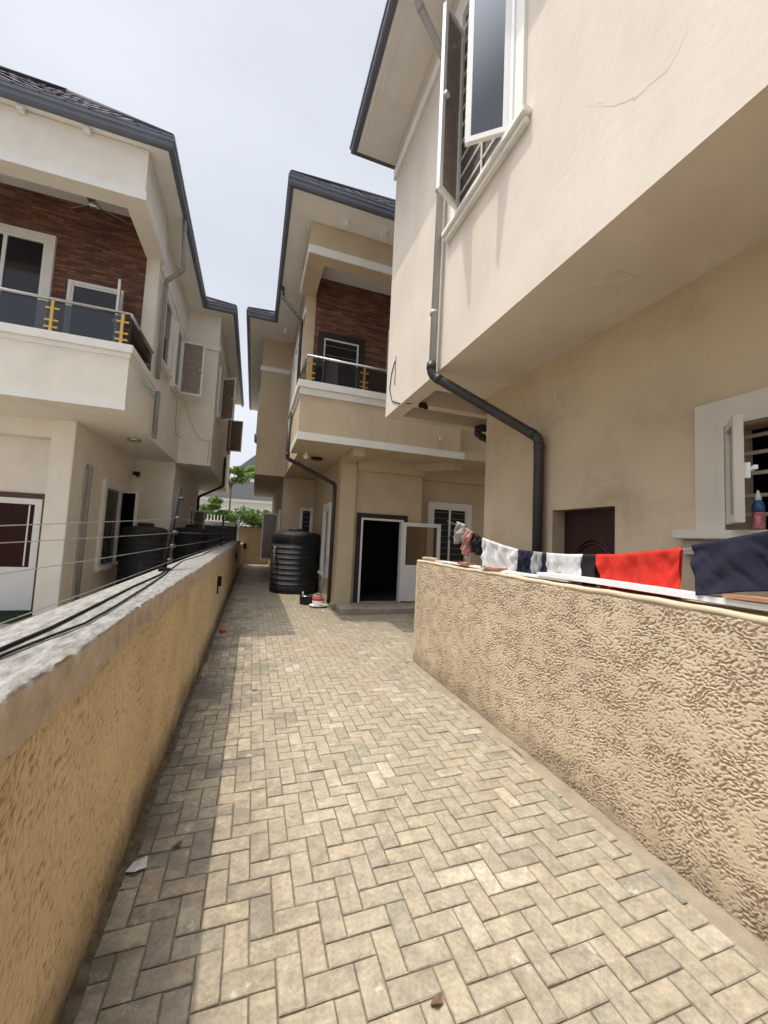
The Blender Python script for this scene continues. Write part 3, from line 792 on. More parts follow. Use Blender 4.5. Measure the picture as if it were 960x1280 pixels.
def hip_roof(name, x0, x1, y0, y1, z, pitch, parent, mirror=False):
    """hipped roof over the rectangle; ridge along the longer side"""
    wx, wy = x1 - x0, y1 - y0
    if wx >= wy:
        h = wy / 2; A = (x0 + h, y0 + h, z + h * pitch); C_ = (x1 - h, y0 + h, z + h * pitch)
        quads = [((x0, y0, z), (x1, y0, z), A, C_), ((x1, y1, z), (x0, y1, z), C_, A), ((x1, y0, z), (x1, y1, z), C_, C_), ((x0, y1, z), (x0, y0, z), A, A)]
    else:
        h = wx / 2; A = (x0 + h, y0 + h, z + h * pitch); C_ = (x0 + h, y1 - h, z + h * pitch)
        quads = [((x0, y0, z), (x1, y0, z), A, A), ((x1, y1, z), (x0, y1, z), C_, C_), ((x1, y0, z), (x1, y1, z), A, C_), ((x0, y1, z), (x0, y0, z), C_, A)]
    b = B()
    x0 += .06; x1 -= .06; y0 += .06; y1 -= .06
    q_ = lambda v: (v[0] + (.06 if v[0] < (x0 + x1) / 2 else -.06), v[1] + (.06 if v[1] < (y0 + y1) / 2 else -.06), v[2]) if abs(v[2] - z) < 1e-6 else v
    for q in quads: tiled_plane(b, *[q_(v) for v in q])
    o = b.build(name, 'shingle', parent)
    # ridge and hip caps
    c = B()
    for p in ((x0, y0, z), (x1, y0, z), (x1, y1, z), (x0, y1, z)):
        t = A if (Vector(p) - Vector(A)).length < (Vector(p) - Vector(C_)).length else C_
        c.tube([Vector(p) + Vector((0, 0, .02)), Vector(t) + Vector((0, 0, .03))], .05, 8)
    c.tube([Vector(A) + Vector((0, 0, .03)), Vector(C_) + Vector((0, 0, .03))], .055, 8)
    c.build('ridge_cap', 'shingle', o)
    return o

def gutter_run(pts, parent, inward=None):
    """box gutter with a stepped front along a polyline at the eave; outward side on the left of travel"""
    b = B()
    prof = [(0.0, -.16), (.06, -.16), (.082, -.13), (.082, -.07), (.10, -.055), (.10, -.01), (.085, .0), (0, .0)]
    prof2 = [(0.0, 0.001), (.075, .001), (.088, .02), (.088, .05), (.07, .062), (0, .062)]
    for pr in (prof, prof2):
        n = len(pr); vs = []; fs = []
        P = [Vector((p[0], p[1], 0)) for p in pts]; zz = pts[0][2]
        for i, p in enumerate(P):
            d0 = (P[i] - P[i - 1]).normalized() if i > 0 else (P[1] - P[0]).normalized()
            d1 = (P[i + 1] - P[i]).normalized() if i < len(P) - 1 else d0
            n0 = Vector((d0.y, -d0.x, 0)); n1 = Vector((d1.y, -d1.x, 0))
            mt = (n0 + n1); mt = mt / max(.2, mt.dot(n0))
            for o_, z_ in pr:
                q = p + mt * (o_ - .10); vs.append((q.x, q.y, zz + z_))
        for i in range(len(P) - 1):
            for k in range(n): fs.append((i * n + k, (i + 1) * n + k, (i + 1) * n + (k + 1) % n, i * n + (k + 1) % n))
        fs.append(tuple(range(n))); fs.append(tuple((len(P) - 1) * n + k for k in range(n - 1, -1, -1)))
        b.add(vs, fs)
    return b.build('gutter', 'gutter', parent)

def downpipe(pts, r, m, parent, name='downpipe', collars=(), elbow=True):
    b = B()
    P = [Vector(p) for p in pts]; out = [P[0]]
    for i in range(1, len(P) - 1):
        a = (P[i - 1] - P[i]); c = (P[i + 1] - P[i]); la = min(a.length * .45, r * 1.3); lc = min(c.length * .45, r * 1.3)
        for t in (0, .33, .66, 1):
            q0 = P[i] + a.normalized() * la; q1 = P[i] + c.normalized() * lc
            out.append(q0.lerp(P[i], t).lerp(P[i].lerp(q1, t), t))
    out.append(P[-1])
    b.tube(out, r, 16)
    for i in range(1, len(P) - 1):
        for o_ in (P[i - 1], P[i + 1]):
            d = (o_ - P[i]).normalized()
            if elbow: b.tube([P[i] + d * r * 1.2, P[i] + d * r * 2.6], r * 1.08, 16)
    for (p, d) in collars:
        p = Vector(p); d = Vector(d)
        b.tube([p - d * .022, p + d * .022], r * 1.12, 16)
    return b.build(name, m, parent)

def railing(x0, x1, y, zb, parent, posts, side=None):
    rl = B()
    zt = zb + .52
    rl.tube([(x0, y, zt), (x1, y, zt)], .024, 10)
    if side: rl.tube([(side[0], y, zt), (side[0], side[1], zt)], .024, 10)
    r = rl.build('railing', 'steel', parent)
    for px in posts:
        q = B().box(px - .02, px + .02, y - .02, y + .02, zb, zt - .02)
        for dz in (.10, .20, .38): q.box(px - .085, px + .085, y - .012, y + .012, zb + dz - .014, zb + dz + .014)
        q.build('post', 'brass', r)
    ps = sorted(posts)
    edges = [x0] + ps + [x1]
    for a, c in zip(edges[:-1], edges[1:]):
        if c - a > .15: B().box(a + .03, c - .03, y - .005, y + .005, zb + .05, zt - .05).build('glass_panel', 'rail_glass', r)
    if side: B().box(side[0] - .005, side[0] + .005, y + .04, side[1] - .03, zb + .05, zt - .05).build('glass_panel', 'rail_glass', r)
    return r

# ================================================================== HOUSE ON THE LEFT
H1 = thing('house', (-5, 12, 0), 'cream two storey house left of the lane with brick clad balcony and dark tiled roof', 'house')
XL = -2.02
FX = lambda x: ((x, 0), (0, 1), (1, 0))       # wall facing +x, u = y
FXn = lambda x: ((x, 0), (0, 1), (-1, 0))     # wall facing -x
FY = lambda y: ((0, y), (1, 0), (0, -1))      # wall facing the camera, u = x
b = B()
wall_sheet(b, FY(8.2), -8, -2.95, 0, 3.25, .15, [(-4.55, -3.38, 0, 2.0)])
b.box(-3.10, -2.95, 8.35, 11.3, 0, 3.25)
b.box(-8, -2.05, 11.3, 16.0, 0, 3.25)
b.box(-8, -3.3, 7.93, 8.198, 2.95, 3.249)      # lintel beam
b.box(-8, -2.35, 16.0, 19, 0, 3.25)
b.build('ground_floor_wall', 'cream', H1)
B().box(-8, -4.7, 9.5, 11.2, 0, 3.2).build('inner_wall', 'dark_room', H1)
b = B().box(-8, XL, 8.1, 11.3, 3.25, 7.45)
b.box(-8, -1.22, 11.3, 19, 3.252, 7.448)
b.build('upper_wall', 'cream', H1)
B().box(-3.28, -2.951, 7.78, 8.199, 0, 3.249).build('column', 'cream', H1, bevel=.008)
B().box(-8, -2.24, 8.085, 8.098, 3.5, 7.30).build('brick_cladding', 'brick', H1)
# balcony
b = B().box(-8, -1.95, 6.65, 8.099, 3.25, 3.42)
b.box(-8, -1.95, 6.65, 6.77, 3.42, 4.12); b.box(-2.07, -1.95, 6.77, 8.099, 3.42, 4.12)
b.build('balcony', 'cream', H1)
b = B().prism([(-8, 6.60), (-1.90, 6.60), (-1.90, 8.15), (-2.10, 8.15), (-2.10, 6.80), (-8, 6.80)], 4.122, 4.25)
b.build('balcony_coping', 'white', H1, bevel=.008)
b = B().prism([(-8, 6.63), (-1.93, 6.63), (-1.93, 8.098), (-2.08, 8.098), (-2.08, 6.79), (-8, 6.79)], 4.05, 4.121)
b.build('coping_moulding', 'white', H1)
B().box(-8, -1.94, 6.628, 6.649, 3.245, 3.36).build('balcony_band', 'white', H1)
# frieze beam over the balcony
b = B().prism([(-8, 6.65), (-1.95, 6.65), (-1.95, 8.098), (-2.25, 8.098), (-2.25, 6.92), (-8, 6.92)], 6.6, 7.44)
b.build('frieze_beam', 'cream', H1)
b = B().prism([(-8, 6.625), (-1.925, 6.625), (-1.925, 8.2), (-1.949, 8.2), (-1.949, 6.649), (-8, 6.649)], 6.595, 6.74)
b.build('frieze_trim', 'white', H1)
B().box(-8, -2.26, 6.93, 8.08, 7.3, 7.43).build('balcony_ceiling', 'soffit_board', H1)
# balcony fan seen against the brick
fn = B(); fn.tube([(-2.95, 7.6, 7.29), (-2.95, 7.6, 7.02)], .018, 8); fn.lathe((-2.95, 7.6, 6.92), [(.03, .1), (.09, .08), (.09, .02), (.03, 0)], 16)
fan = fn.build('balcony_fan', 'steel', H1)
for k in range(3):
    a = .5 + k * 2.094; q = B()
    fr = ((-2.95, 7.6), (math.cos(a), math.sin(a)), (-math.sin(a), math.cos(a)))
    q.fbox(fr, .08, .44, -.05, .05, 6.96, 6.972); q.build('fan_blade', 'steel', fan)
railing(-8, -2.0, 6.72, 4.25, H1, (-4.2, -2.98, -2.10), side=(-2.0, 8.05))
# openings on the balcony wall
fr = FY(8.085)
window(fr, -4.9, -3.76, 4.30, 6.42, H1, surround=.13, proud=.06, sill=False, mull=1, label='white framed balcony door pair')
wd = window(fr, -3.34, -2.60, 4.30, 5.78, H1, surround=.05, proud=.05, sill=False, fmat='white_clean', sashes=((-2.60, .52, 105, -1, 'pane_reflection'),), label='dark balcony window with open side sash')
# lane-side upper windows
f1 = FX(XL)
window(f1, 8.62, 9.28, 4.86, 6.25, H1, surround=.11, proud=.06, mull=0)
window(f1, 9.95, 10.55, 4.86, 6.25, H1, surround=.11, proud=.06, sashes=((10.55, .52, 92, -1, 'pane_reflection'),), label='lane side window with sash swung open')
B().box(-2.0195, -1.985, 8.2, 11.3, 6.50, 6.62).build('wall_trim', 'white', H1)
b = B().box(-2.018, -1.18, 11.262, 11.299, 6.45, 6.58); b.box(-1.2195, -1.18, 11.3, 19, 6.45, 6.58)
b.build('wall_trim', 'white', H1)
f2 = FX(-1.22)
window(f2, 12.0, 12.6, 4.85, 6.2, H1, surround=.10, proud=.05, sashes=((12.6, .5, 55, -1, 'pane_reflection'),), label='window with open sash on the projecting wall')
window(f2, 16.5, 17.3, 4.85, 6.2, H1, surround=.09, proud=.05, fmat='brown_frame', sashes=((17.2, .5, 80, -1, 'pane_reflection'),), label='brown framed window near the far corner')
# ground floor openings
fg = FX(-2.95)
window(fg, 9.32, 10.22, .66, 2.33, H1, surround=.12, proud=.06, sashes=((10.2, .46, 62, -1, 'glass'),), label='tall ground floor window with one sash open')
window(FX(-2.05), 14.2, 14.9, .9, 2.2, H1, surround=.08, proud=.05, sashes=((14.9, .42, 70, -1, 'pane_reflection'),), label='small far ground floor window')
# glazed entrance door
fd = FY(8.2)
d = B().ring(fd, -4.55, -3.38, -.14, .035, 0, 2.0, .085, 0).build('door_frame', 'brown_frame', H1)
dr = B().ring(fd, -4.46, -3.47, -.05, .02, .02, 1.91, .10, .0)
dr.fbox(fd, -4.36, -3.57, -.045, .015, .02, .66); dr.fbox(fd, -4.36, -3.57, -.05, .02, .66, .74)
dr = dr.build('door', 'white_clean', H1)
B().fbox(fd, -4.36, -3.57, -.03, -.01, .74, 1.81).build('door_glass', 'maroon_glass', dr)
B().fbox(fd, -3.66, -3.64, -.009, .004, .76, 1.80).build('glazing_bead', 'white_clean', dr)
# soffit, gutters, roof
b = B().prism([(-8, 6.55), (-1.66, 6.55), (-1.66, 10.98), (-.9, 10.98), (-.9, 19), (-8, 19)], 7.452, 7.475)
b.build('soffit', 'soffit_board', H1)
gutter_run([(-8.0, 6.45, 7.6), (-1.56, 6.45, 7.6), (-1.56, 10.93, 7.6), (-.80, 10.93, 7.6), (-.80, 19.2, 7.6)], H1)
for x in (-3.55, -2.75): B().box(x - .04, x + .04, 6.56, 6.64, 7.37, 7.451).build('soffit_bracket', 'soffit_board', H1)
hip_roof('roof', -9.0, -1.56, 6.45, 11.65, 7.64, 1.0, H1)
hip_roof('roof', -7.0, -.80, 10.93, 19.2, 7.64, .62, H1)
# downpipes
downpipe([(-1.64, 7.95, 7.46), (-1.64, 8.22, 6.62), (-1.95, 8.35, 6.38), (-1.95, 8.35, 4.40)], .04, 'pipe_grey', H1)
downpipe([(-1.89, 8.22, 4.1), (-1.89, 8.22, 3.2)], .045, 'pipe_grey', H1)
downpipe([(-1.92, 7.25, 3.98), (-1.90, 8.1, 3.92)], .018, 'pipe_blue', H1, name='drain_pipe')
downpipe([(-2.95, 8.36, 2.58), (-2.88, 8.34, 2.58), (-2.88, 8.3, 0.05)], .036, 'pipe_grey', H1, collars=(((-2.88, 8.33, 2.1), (0, 0, 1)),))
downpipe([(-1.17, 15.6, 4.3), (-1.17, 15.6, 3.2), (-1.95, 15.4, 2.72), (-1.95, 15.4, 0.1)], .045, 'pipe_dark', H1)
# ceiling light, camera and loose cables
B().lathe((-2.35, 8.75, 3.20), [(.10, 0), (.13, .012), (.13, .049)], 20).build('ceiling_light', 'steel', H1)
q = B().box(-2.94, -2.80, 11.08, 11.2, 2.82, 2.90); q.tube([(-2.86, 11.14, 2.82), (-2.80, 11.0, 2.78)], .035, 10); q.build('security_camera', 'black', H1)
def sagging(p, q, sag, n=14):
    p, q = Vector(p), Vector(q); return [p.lerp(q, i / n) - Vector((0, 0, sag * 4 * (i / n) * (1 - i / n))) for i in range(n + 1)]
q = B().tube([(-2.005, 10.6, 4.7), (-2.004, 10.62, 4.3), (-2.0, 10.75, 3.9), (-1.95, 11.255, 3.9)], .006, 6)
q.tube(sagging((-1.95, 11.255, 4.9), (-1.25, 11.255, 3.95), .35), .006, 6); q.tube([(-1.26, 11.252, 3.95), (-1.28, 11.252, 3.3)], .006, 6)
q.build('loose_cable', 'pipe_grey', H1)

# ================================================================== HOUSE IN THE MIDDLE
H2 = thing('house', (4, 13, 0), 'tan two storey house behind the parking bay with white balcony bands and open door', 'house')
b = B()
wall_sheet(b, FY(8.2), 2.06, 3.68, 0, 3.25, .15, [(2.24, 3.24, .10, 1.95)])
b.box(3.60, 3.68, 8.35, 8.75, 0, 3.25)
wall_sheet(b, FY(8.6), 3.681, 8, 0, 3.25, .15, [])
b.box(1.75, 1.90, 8.352, 12.2, 0, 3.25)
b.box(.80, 8, 12.2, 19.5, 0, 3.249)
b.build('ground_floor_wall', 'tan', H2)
b = B().box(1.72, 2.059, 8.08, 8.351, 0, 3.249); b.build('column', 'tan', H2, bevel=.006)
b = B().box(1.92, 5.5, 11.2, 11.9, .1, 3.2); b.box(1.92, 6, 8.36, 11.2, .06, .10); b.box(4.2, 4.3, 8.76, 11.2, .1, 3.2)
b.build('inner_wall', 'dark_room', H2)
B().box(1.72, 6, 7.42, 8.2, -.02, .10).build('porch_step', 'concrete', H2, bevel=.01)
b = B().box(2.07, 3.66, 8.02, 8.198, 2.98, 3.249); b.box(1.75, 1.98, 7.2, 8.078, 3.10, 3.248); b.box(3.68, 8, 8.4, 8.598, 2.98, 3.249)
b.prism([(3.45, 8.018), (3.66, 8.018), (4.25, 7.4), (4.05, 7.4)], 3.08, 3.2485)
b.build('porch_beam', 'tan', H2)
b = B().box(.80, 8, 8.4, 12.0, 3.25, 7.45); b.box(-.07, 8, 12.0, 19.5, 3.2502, 7.448)
b.build('upper_wall', 'tan', H2)
B().box(1.0, 8, 8.385, 8.398, 3.5, 7.3).build('brick_cladding', 'brick', H2)
b = B().box(.66, 8, 7.05, 8.399, 3.25, 3.42); b.box(.66, 4.0, 7.05, 7.18, 3.42, 4.2); b.box(.66, .79, 7.18, 8.399, 3.42, 4.2)
b.box(4.05, 8, 7.52, 7.6, 3.26, 7.3)
b.build('balcony', 'tan', H2)
b = B().prism([(.60, 6.99), (4.06, 6.99), (4.06, 7.24), (.84, 7.24), (.84, 8.45), (.60, 8.45)], 4.205, 4.34)
b.prism([(.64, 7.02), (4.02, 7.02), (4.02, 7.2), (.80, 7.2), (.80, 8.398), (.64, 8.398)], 4.08, 4.204)
b.build('balcony_coping', 'white', H2, bevel=.006)
b = B().prism([(.64, 7.03), (4.10, 7.03), (4.10, 7.045), (.655, 7.045), (.655, 8.398), (.64, 8.398)], 3.24, 3.38); b.box(4.101, 8, 7.505, 7.519, 3.25, 3.40)
b.build('balcony_band', 'white', H2)
b = B().prism([(.66, 7.05), (8, 7.05), (8, 7.32), (.98, 7.32), (.98, 8.384), (.66, 8.384)], 6.82, 7.44)
b.build('frieze_beam', 'tan', H2)
b = B().prism([(.635, 7.025), (8, 7.025), (8, 7.049), (.659, 7.049), (.659, 8.398), (.635, 8.398)], 6.81, 6.97)
b.build('frieze_trim', 'white', H2)
B().box(.99, 8, 7.33, 8.38, 7.3, 7.43).build('balcony_ceiling', 'soffit_board', H2)
railing(.74, 4.0, 7.12, 4.34, H2, (.82, 1.86, 2.9), side=(.74, 8.35))
window(FY(8.385), 1.22, 2.02, 4.5, 5.92, H2, surround=.13, proud=.05, sill=False, fmat='dark_frame', bars=6, label='white framed window in a dark surround on the balcony')
window(FY(8.385), 2.85, 3.7, 4.3, 6.3, H2, surround=.13, proud=.06, sill=False, mull=1)
# trims on the lane side
b = B().box(-.11, .799, 11.962, 11.999, 6.42, 6.56); b.box(-.11, -.071, 12.0, 19.5, 6.42, 6.56)
b.build('wall_trim', 'white', H2)
B().box(.765, .7995, 8.4, 11.96, 6.42, 6.56).build('wall_trim', 'white', H2)
f3 = FXn(.80)
window(f3, 8.95, 9.55, 4.8, 6.2, H2, surround=.10, proud=.05)
window(f3, 10.3, 10.95, 4.8, 6.2, H2, surround=.10, proud=.05)
window(FXn(-.07), 13.5, 14.3, 4.8, 6.2, H2, surround=.10, proud=.05)
# ground floor windows
window(FY(8.6), 4.16, 5.10, .95, 2.33, H2, surround=.14, proud=.06, mull=1, bars=9, label='white double window with dark panes in the parking bay')
window(FY(12.2), 1.40, 1.70, 1.55, 2.3, H2, surround=.05, proud=.04, bars=5, label='small barred window above the black tank')
window(FXn(1.75), 9.15, 9.75, .62, 2.15, H2, surround=.16, proud=.07, label='narrow white framed lane window behind the column')
window(f3, 12.7, 13.4, .62, 2.2, H2, surround=.08, proud=.05, sashes=((13.4, .5, 88, -1, 'pane_reflection'),), label='tall far window with sash open across the lane')
# entrance
fe = FY(8.2)
B().ring(fe, 2.14, 3.34, .0, .03, .10, 2.05, .10, 0).build('door_surround', 'dark_frame', H2)
df = B().ring(fe, 2.242, 3.238, -.12, .04, .10, 1.948, .04, 0).build('door_frame', 'white_clean', H2)
hd = hinged(((0, 8.155), (1, 0), (0, -1)), 3.22, 172, -1)
dl = B().ring(hd, 0, .90, -.02, .02, .13, 1.90, .085, .0)
dl.fbox(hd, .085, .815, -.012, .012, .13, .86); dl.fbox(hd, .085, .815, -.02, .02, .86, .94)
dl = dl.build('door', 'white_clean', H2)
B().fbox(hd, .085, .815, -.004, .004, .94, 1.815).build('door_glass', 'glass', dl)
B().fbox(fe, 2.5, 2.56, -1.2, -1.14, .1, 1.9).build('inner_door_jamb', 'white', H2)
# roof
b = B().prism([(.27, 6.47), (8, 6.47), (8, 19.5), (-.47, 19.5), (-.47, 10.95), (.27, 10.95)], 7.452, 7.475)
b.build('soffit', 'soffit_board', H2)
gutter_run([(-.57, 19.5, 7.6), (-.57, 10.88, 7.6), (.17, 10.88, 7.6), (.17, 6.37, 7.6), (8.0, 6.37, 7.6)], H2)
for x, y in ((1.25, 6.8), (2.02, 6.8), (2.8, 6.8), (.5, 11.25)): B().box(x - .05, x + .05, y - .05, y + .05, 7.32, 7.451).build('soffit_bracket', 'soffit_board', H2)
hip_roof('roof', .17, 9.0, 6.37, 12.4, 7.64, 1.0, H2)
hip_roof('roof', -.57, 7.5, 10.88, 19.5, 7.64, .62, H2)
downpipe([(.30, 9.3, 7.46), (.30, 9.2, 7.15), (.73, 8.62, 6.34), (.73, 8.55, 4.4)], .035, 'pipe_dark', H2)
downpipe([(.60, 8.5, 4.0), (.60, 8.5, 3.15), (1.66, 8.42, 2.66), (1.66, 8.42, .05)], .042, 'pipe_dark', H2)
B().lathe((1.25, 8.6, 3.2), [(.10, 0), (.13, .012), (.13, .049)], 20).build('ceiling_light', 'black', H2)
q = B().tube([(.95, 8.1, 3.248), (.95, 8.1, 3.19)], .03, 10); q.lathe((.95, 8.1, 3.10), [(.02, 0), (.05, .02), (.06, .06), (.03, .09)], 14); q.build('bulb_holder', 'white_clean', H2)
B().lathe((3.5, 7.0, 3.55), [(.02, 0), (.04, .01), (.04, .05), (.02, .06)], 12).build('bulb_holder', 'steel', H2)

# ================================================================== HOUSE ON THE RIGHT
H3 = thing('house', (5, 1.5, 0), 'beige two storey house overhanging the right wall, kitchen window below and grey downpipe', 'house')
XR = 1.70; XG = 2.57
b = B().box(XR, 8, -4, 3.96, 3.25, 7.44)
b.box(XR, 8, 3.96, 5.18, 3.56, 7.438)
b.box(XR, 1.90, 3.96, 5.18, 3.2505, 3.559)
b.box(1.901, 6, 4.46, 4.60, 3.2505, 3.559)
b.box(1.901, 6, 5.02, 5.179, 3.2505, 3.559)
b.build('upper_wall', 'beige', H3)
B().box(XR - .035, XR - .001, -4, 5.215, 6.93, 7.09).build('wall_trim', 'white', H3)
b = B()
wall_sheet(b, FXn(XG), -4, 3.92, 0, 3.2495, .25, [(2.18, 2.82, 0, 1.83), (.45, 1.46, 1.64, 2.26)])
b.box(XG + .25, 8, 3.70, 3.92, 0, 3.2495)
b.build('ground_floor_wall', 'beige_shaded', H3)
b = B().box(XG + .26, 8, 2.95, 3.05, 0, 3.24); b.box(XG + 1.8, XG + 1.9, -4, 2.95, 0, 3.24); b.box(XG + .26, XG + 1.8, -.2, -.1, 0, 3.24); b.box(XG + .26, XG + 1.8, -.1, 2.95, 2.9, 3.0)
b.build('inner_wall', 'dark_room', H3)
def crack(pts, ax, sd_, rad=.0005):
    """hairline crack: a jagged dark thread half sunk into the plaster; ax = axis that stays constant"""
    rr = random.Random(sd_); out = []
    for a, c in zip(pts[:-1], pts[1:]):
        for k in range(6):
            t = k / 6; q = [a[m_] + (c[m_] - a[m_]) * t + (rr.uniform(-.004, .004) if m_ != ax else 0) for m_ in range(3)]; out.append(tuple(q))
    out.append(pts[-1]); b = B(); n = len(out)
    b.tube(out, [rad * (.35 + .65 * math.sin(math.pi * (i + .5) / n)) * rr.uniform(.6, 1.2) for i in range(n)], 5)
    return b.build('wall_crack', 'crack', H3)
M['crack'] = mat('crack_grime', (0.36, 0.30, 0.25), rough=1, var=.2)
crack([(1.6995, 1.674, 4.132), (1.6995, 1.627, 4.094), (1.6995, 1.571, 4.025), (1.6995, 1.555, 4.037), (1.6995, 1.528, 3.976), (1.6995, 1.457, 3.896), (1.6995, 1.377, 3.836), (1.6995, 1.345, 3.818), (1.6995, 1.341, 3.795), (1.6995, 1.261, 3.789), (1.6995, 1.199, 3.764), (1.6995, 1.169, 3.768), (1.6995, 1.118, 3.801), (1.6995, 1.077, 3.873), (1.6995, .994, 3.88)], 0, 1)
crack([(1.96, 1.759, 3.2505), (2.037, 1.774, 3.2505), (2.057, 1.734, 3.2505), (2.135, 1.726, 3.2505), (2.225, 1.737, 3.2505), (2.284, 1.729, 3.2505)], 2, 2, .0020)
# panelled maroon door in its niche, arched moulding
fdn = ((XG + .14, 0), (0, 1), (-1, 0))
dd = B().fbox(fdn, 2.17, 2.83, -.05, 0, 0, 1.84).build('door', 'maroon', H3)
mo = B()
arc = [(2.27, 1.40)] + [(2.5 - .16 * math.cos(t), 1.40 + .14 * math.sin(t)) for t in np.linspace(.25, math.pi - .25, 12)] + [(2.73, 1.40)]
for off in (0, .035): mo.tube([(XG + .135, u + 0 * off, z + off) for u, z in arc], .009, 6)
mo.tube([(XG + .135, 2.27, 1.40), (XG + .135, 2.27, .9)], .009, 6); mo.tube([(XG + .135, 2.73, 1.40), (XG + .135, 2.73, .9)], .009, 6)
mo.build('door_moulding', 'maroon', dd)
# kitchen window
fk = FXn(XG)
kw = B().ring(fk, .31, 1.60, .0, .035, 1.64, 2.40, .13, 0).build('window', 'dull_white', H3)
kw['label'] = 'wide white kitchen window with dark barred opening'
B().ring(fk, .44, 1.47, -.02, .055, 1.64, 2.27, .035, .0).build('frame', 'dull_white', kw)
q = B(); [q.fbox(fk, .452, 1.458, -.16, -.148, z - .010, z + .010) for z in (1.74, 1.85, 1.98, 2.10, 2.2)]; q.build('burglar_bars', 'dull_white', kw)
q = B().fbox(fk, .2, 1.70, 0, .10, 1.585, 1.638); q.fbox(fk, .24, 1.67, 0, .045, 1.49, 1.583); q.build('sill', 'dull_white', kw, bevel=.006)
hk = hinged(((XG - .02, 0), (0, 1), (-1, 0)), 1.43, 52, -1)
B().ring(hk, 0, .25, -.02, .02, 1.67, 2.235, .045).build('sash', 'dull_white', kw)
B().fbox(hk, .04, .21, -.004, .004, 1.71, 2.195).build('sash_glass', 'glass', kw)
q = B().fbox(hk, .215, .24, -.045, -.0205, 1.90, 1.98); q.fbox(hk, .215, .30, -.062, -.045, 1.935, 1.955); q.build('handle', 'white_clean', kw)
# upper window with two open sashes
fu = FXn(XR)
uw = B().ring(fu, 2.20, 3.30, .0, .03, 4.66, 6.95, .10, 0).build('window', 'white', H3)
uw['label'] = 'tall upper window with both sashes swung out'
B().fbox(fu, 2.30, 3.20, .001, .006, 4.70, 6.85).build('pane', mat('drawn_curtain', (.10, .075, .06), rough=.6, var=.4, vscale=8), uw)
B().ring(fu, 2.30, 3.20, .006, .045, 4.66, 6.85, .04).build('frame', 'white_clean', uw)
q = B()
for k in range(11): q.fbox(fu, 2.34, 3.16, .0065, .018, 4.86 + k * .18, 4.88 + k * .18)
q.fbox(fu, 2.74, 2.76, .0185, .03, 4.7, 6.81)
q.build('burglar_bars', 'white_clean', uw)
q = B().fbox(fu, 2.13, 3.40, 0, .075, 4.605, 4.658); q.fbox(fu, 2.15, 3.38, 0, .045, 4.55, 4.603); q.build('sill', 'white', uw, bevel=.006)
for (uh, ang, sg) in ((3.14, 62, -1), (2.36, 52, 1)):
    hh = hinged(((XR - .03, 0), (0, 1), (-1, 0)), uh, ang, sg)
    B().ring(hh, 0, .335, -.018, .018, 4.69, 6.55, .045).build('sash', 'white_clean', uw)
    B().fbox(hh, .04, .295, -.004, .004, 4.73, 6.51).build('sash_glass', 'pane_reflection' if sg < 0 else 'glass', uw)  # far sash: brick reflection painted in as a brown pane
    q = B().fbox(hh, .27, .325, -.05, -.0185, 5.6, 5.63); q.build('handle', 'white_clean', uw)
# eaves
B().box(1.13, 8, -4, 5.47, 7.446, 7.47).build('soffit', 'soffit_board', H3)
b = B()
for x in (1.17, 1.24): b.box(x, x + .02, -4, 5.42, 7.435, 7.4455)
for k in range(5): b.box(1.36, 1.44, -1.2 + 1.45 * k, -1.12 + 1.45 * k, 7.40, 7.4455)
b.build('soffit_bead', 'white', H3)
gutter_run([(8.0, 5.57, 7.6), (1.03, 5.57, 7.6), (1.03, -4.0, 7.6)], H3)
hip_roof('roof', 1.03, 9.0, -4.0, 5.57, 7.64, .8, H3)
downpipe([(1.20, 3.0, 7.46), (1.20, 3.30, 6.95), (1.63, 3.44, 6.62), (1.63, 3.50, 3.27)], .038, 'pipe_light', H3, collars=(((1.62, 3.49, 3.85), (0, 0, 1)), ((1.62, 3.47, 5.2), (0, 0, 1))))
downpipe([(1.62, 3.50, 3.33), (1.62, 3.50, 3.20), (2.50, 2.93, 2.52), (2.50, 2.93, .05)], .046, 'pipe_dark', H3)
downpipe([(3.9, 4.95, 2.9), (3.1, 4.95, 3.12), (3.1, 4.95, 3.24), (3.5, 4.95, 3.24)], .05, 'pipe_dark', H3)
q = B().box(1.90, 1.98, 4.38, 4.455, 3.20, 3.25); q.tube([(1.94, 4.36, 3.22), (1.93, 4.28, 3.15)], .028, 10); q.build('security_camera', 'black_matt', H3)
q = B().tube([(1.694, 4.86, 3.95), (1.692, 4.98, 3.80), (1.692, 5.02, 3.6), (1.692, 4.9, 3.4), (1.692, 4.6, 3.27), (1.80, 4.45, 3.235)], .006, 6); q.tube([(1.694, 4.82, 4.0), (1.694, 4.83, 3.6)], .004, 6); q.build('loose_cable', 'black_matt', H3)

# ================================================================== WATER TANKS
def tank(x, y, r, h, label, rings=9):
    t = thing('water_tank', (x, y, 0), label, 'water tank', 'black plastic water tanks')
    prof = [(r * .97, 0), (r, .03)]
    z = .10; top = h * .80
    stp = (top - z) / rings
    for k in range(rings):
        prof += [(r, z), (r * 1.0, z + stp * .6), (r * .984, z + stp * .68), (r * .984, z + stp * .88), (r, z + stp)]
        z += stp
    prof += [(r, h * .90), (r * .97, h * .945), (r * .85, h * .965), (r * .45, h * .985), (r * .36, h * .99)]
    B().lathe((x, y, 0), prof, 48).build('tank_body', 'black', t)
    B().lathe((x, y, h * .988), [(r * .34, 0), (r * .36, .015), (r * .36, .05), (r * .3, .07), (r * .1, .075)], 32).build('lid', 'black', t)
    return t
tank(1.13, 10.62, .63, 1.62, 'ribbed black water tank standing on the lane beside the tan house')
tank(-2.30, 9.98, .46, 1.56, 'nearer ribbed black water tank behind the left wall, under the tall window')
tank(-1.66, 12.2, .46, 1.60, 'farther ribbed black water tank behind the left wall, past its twin')
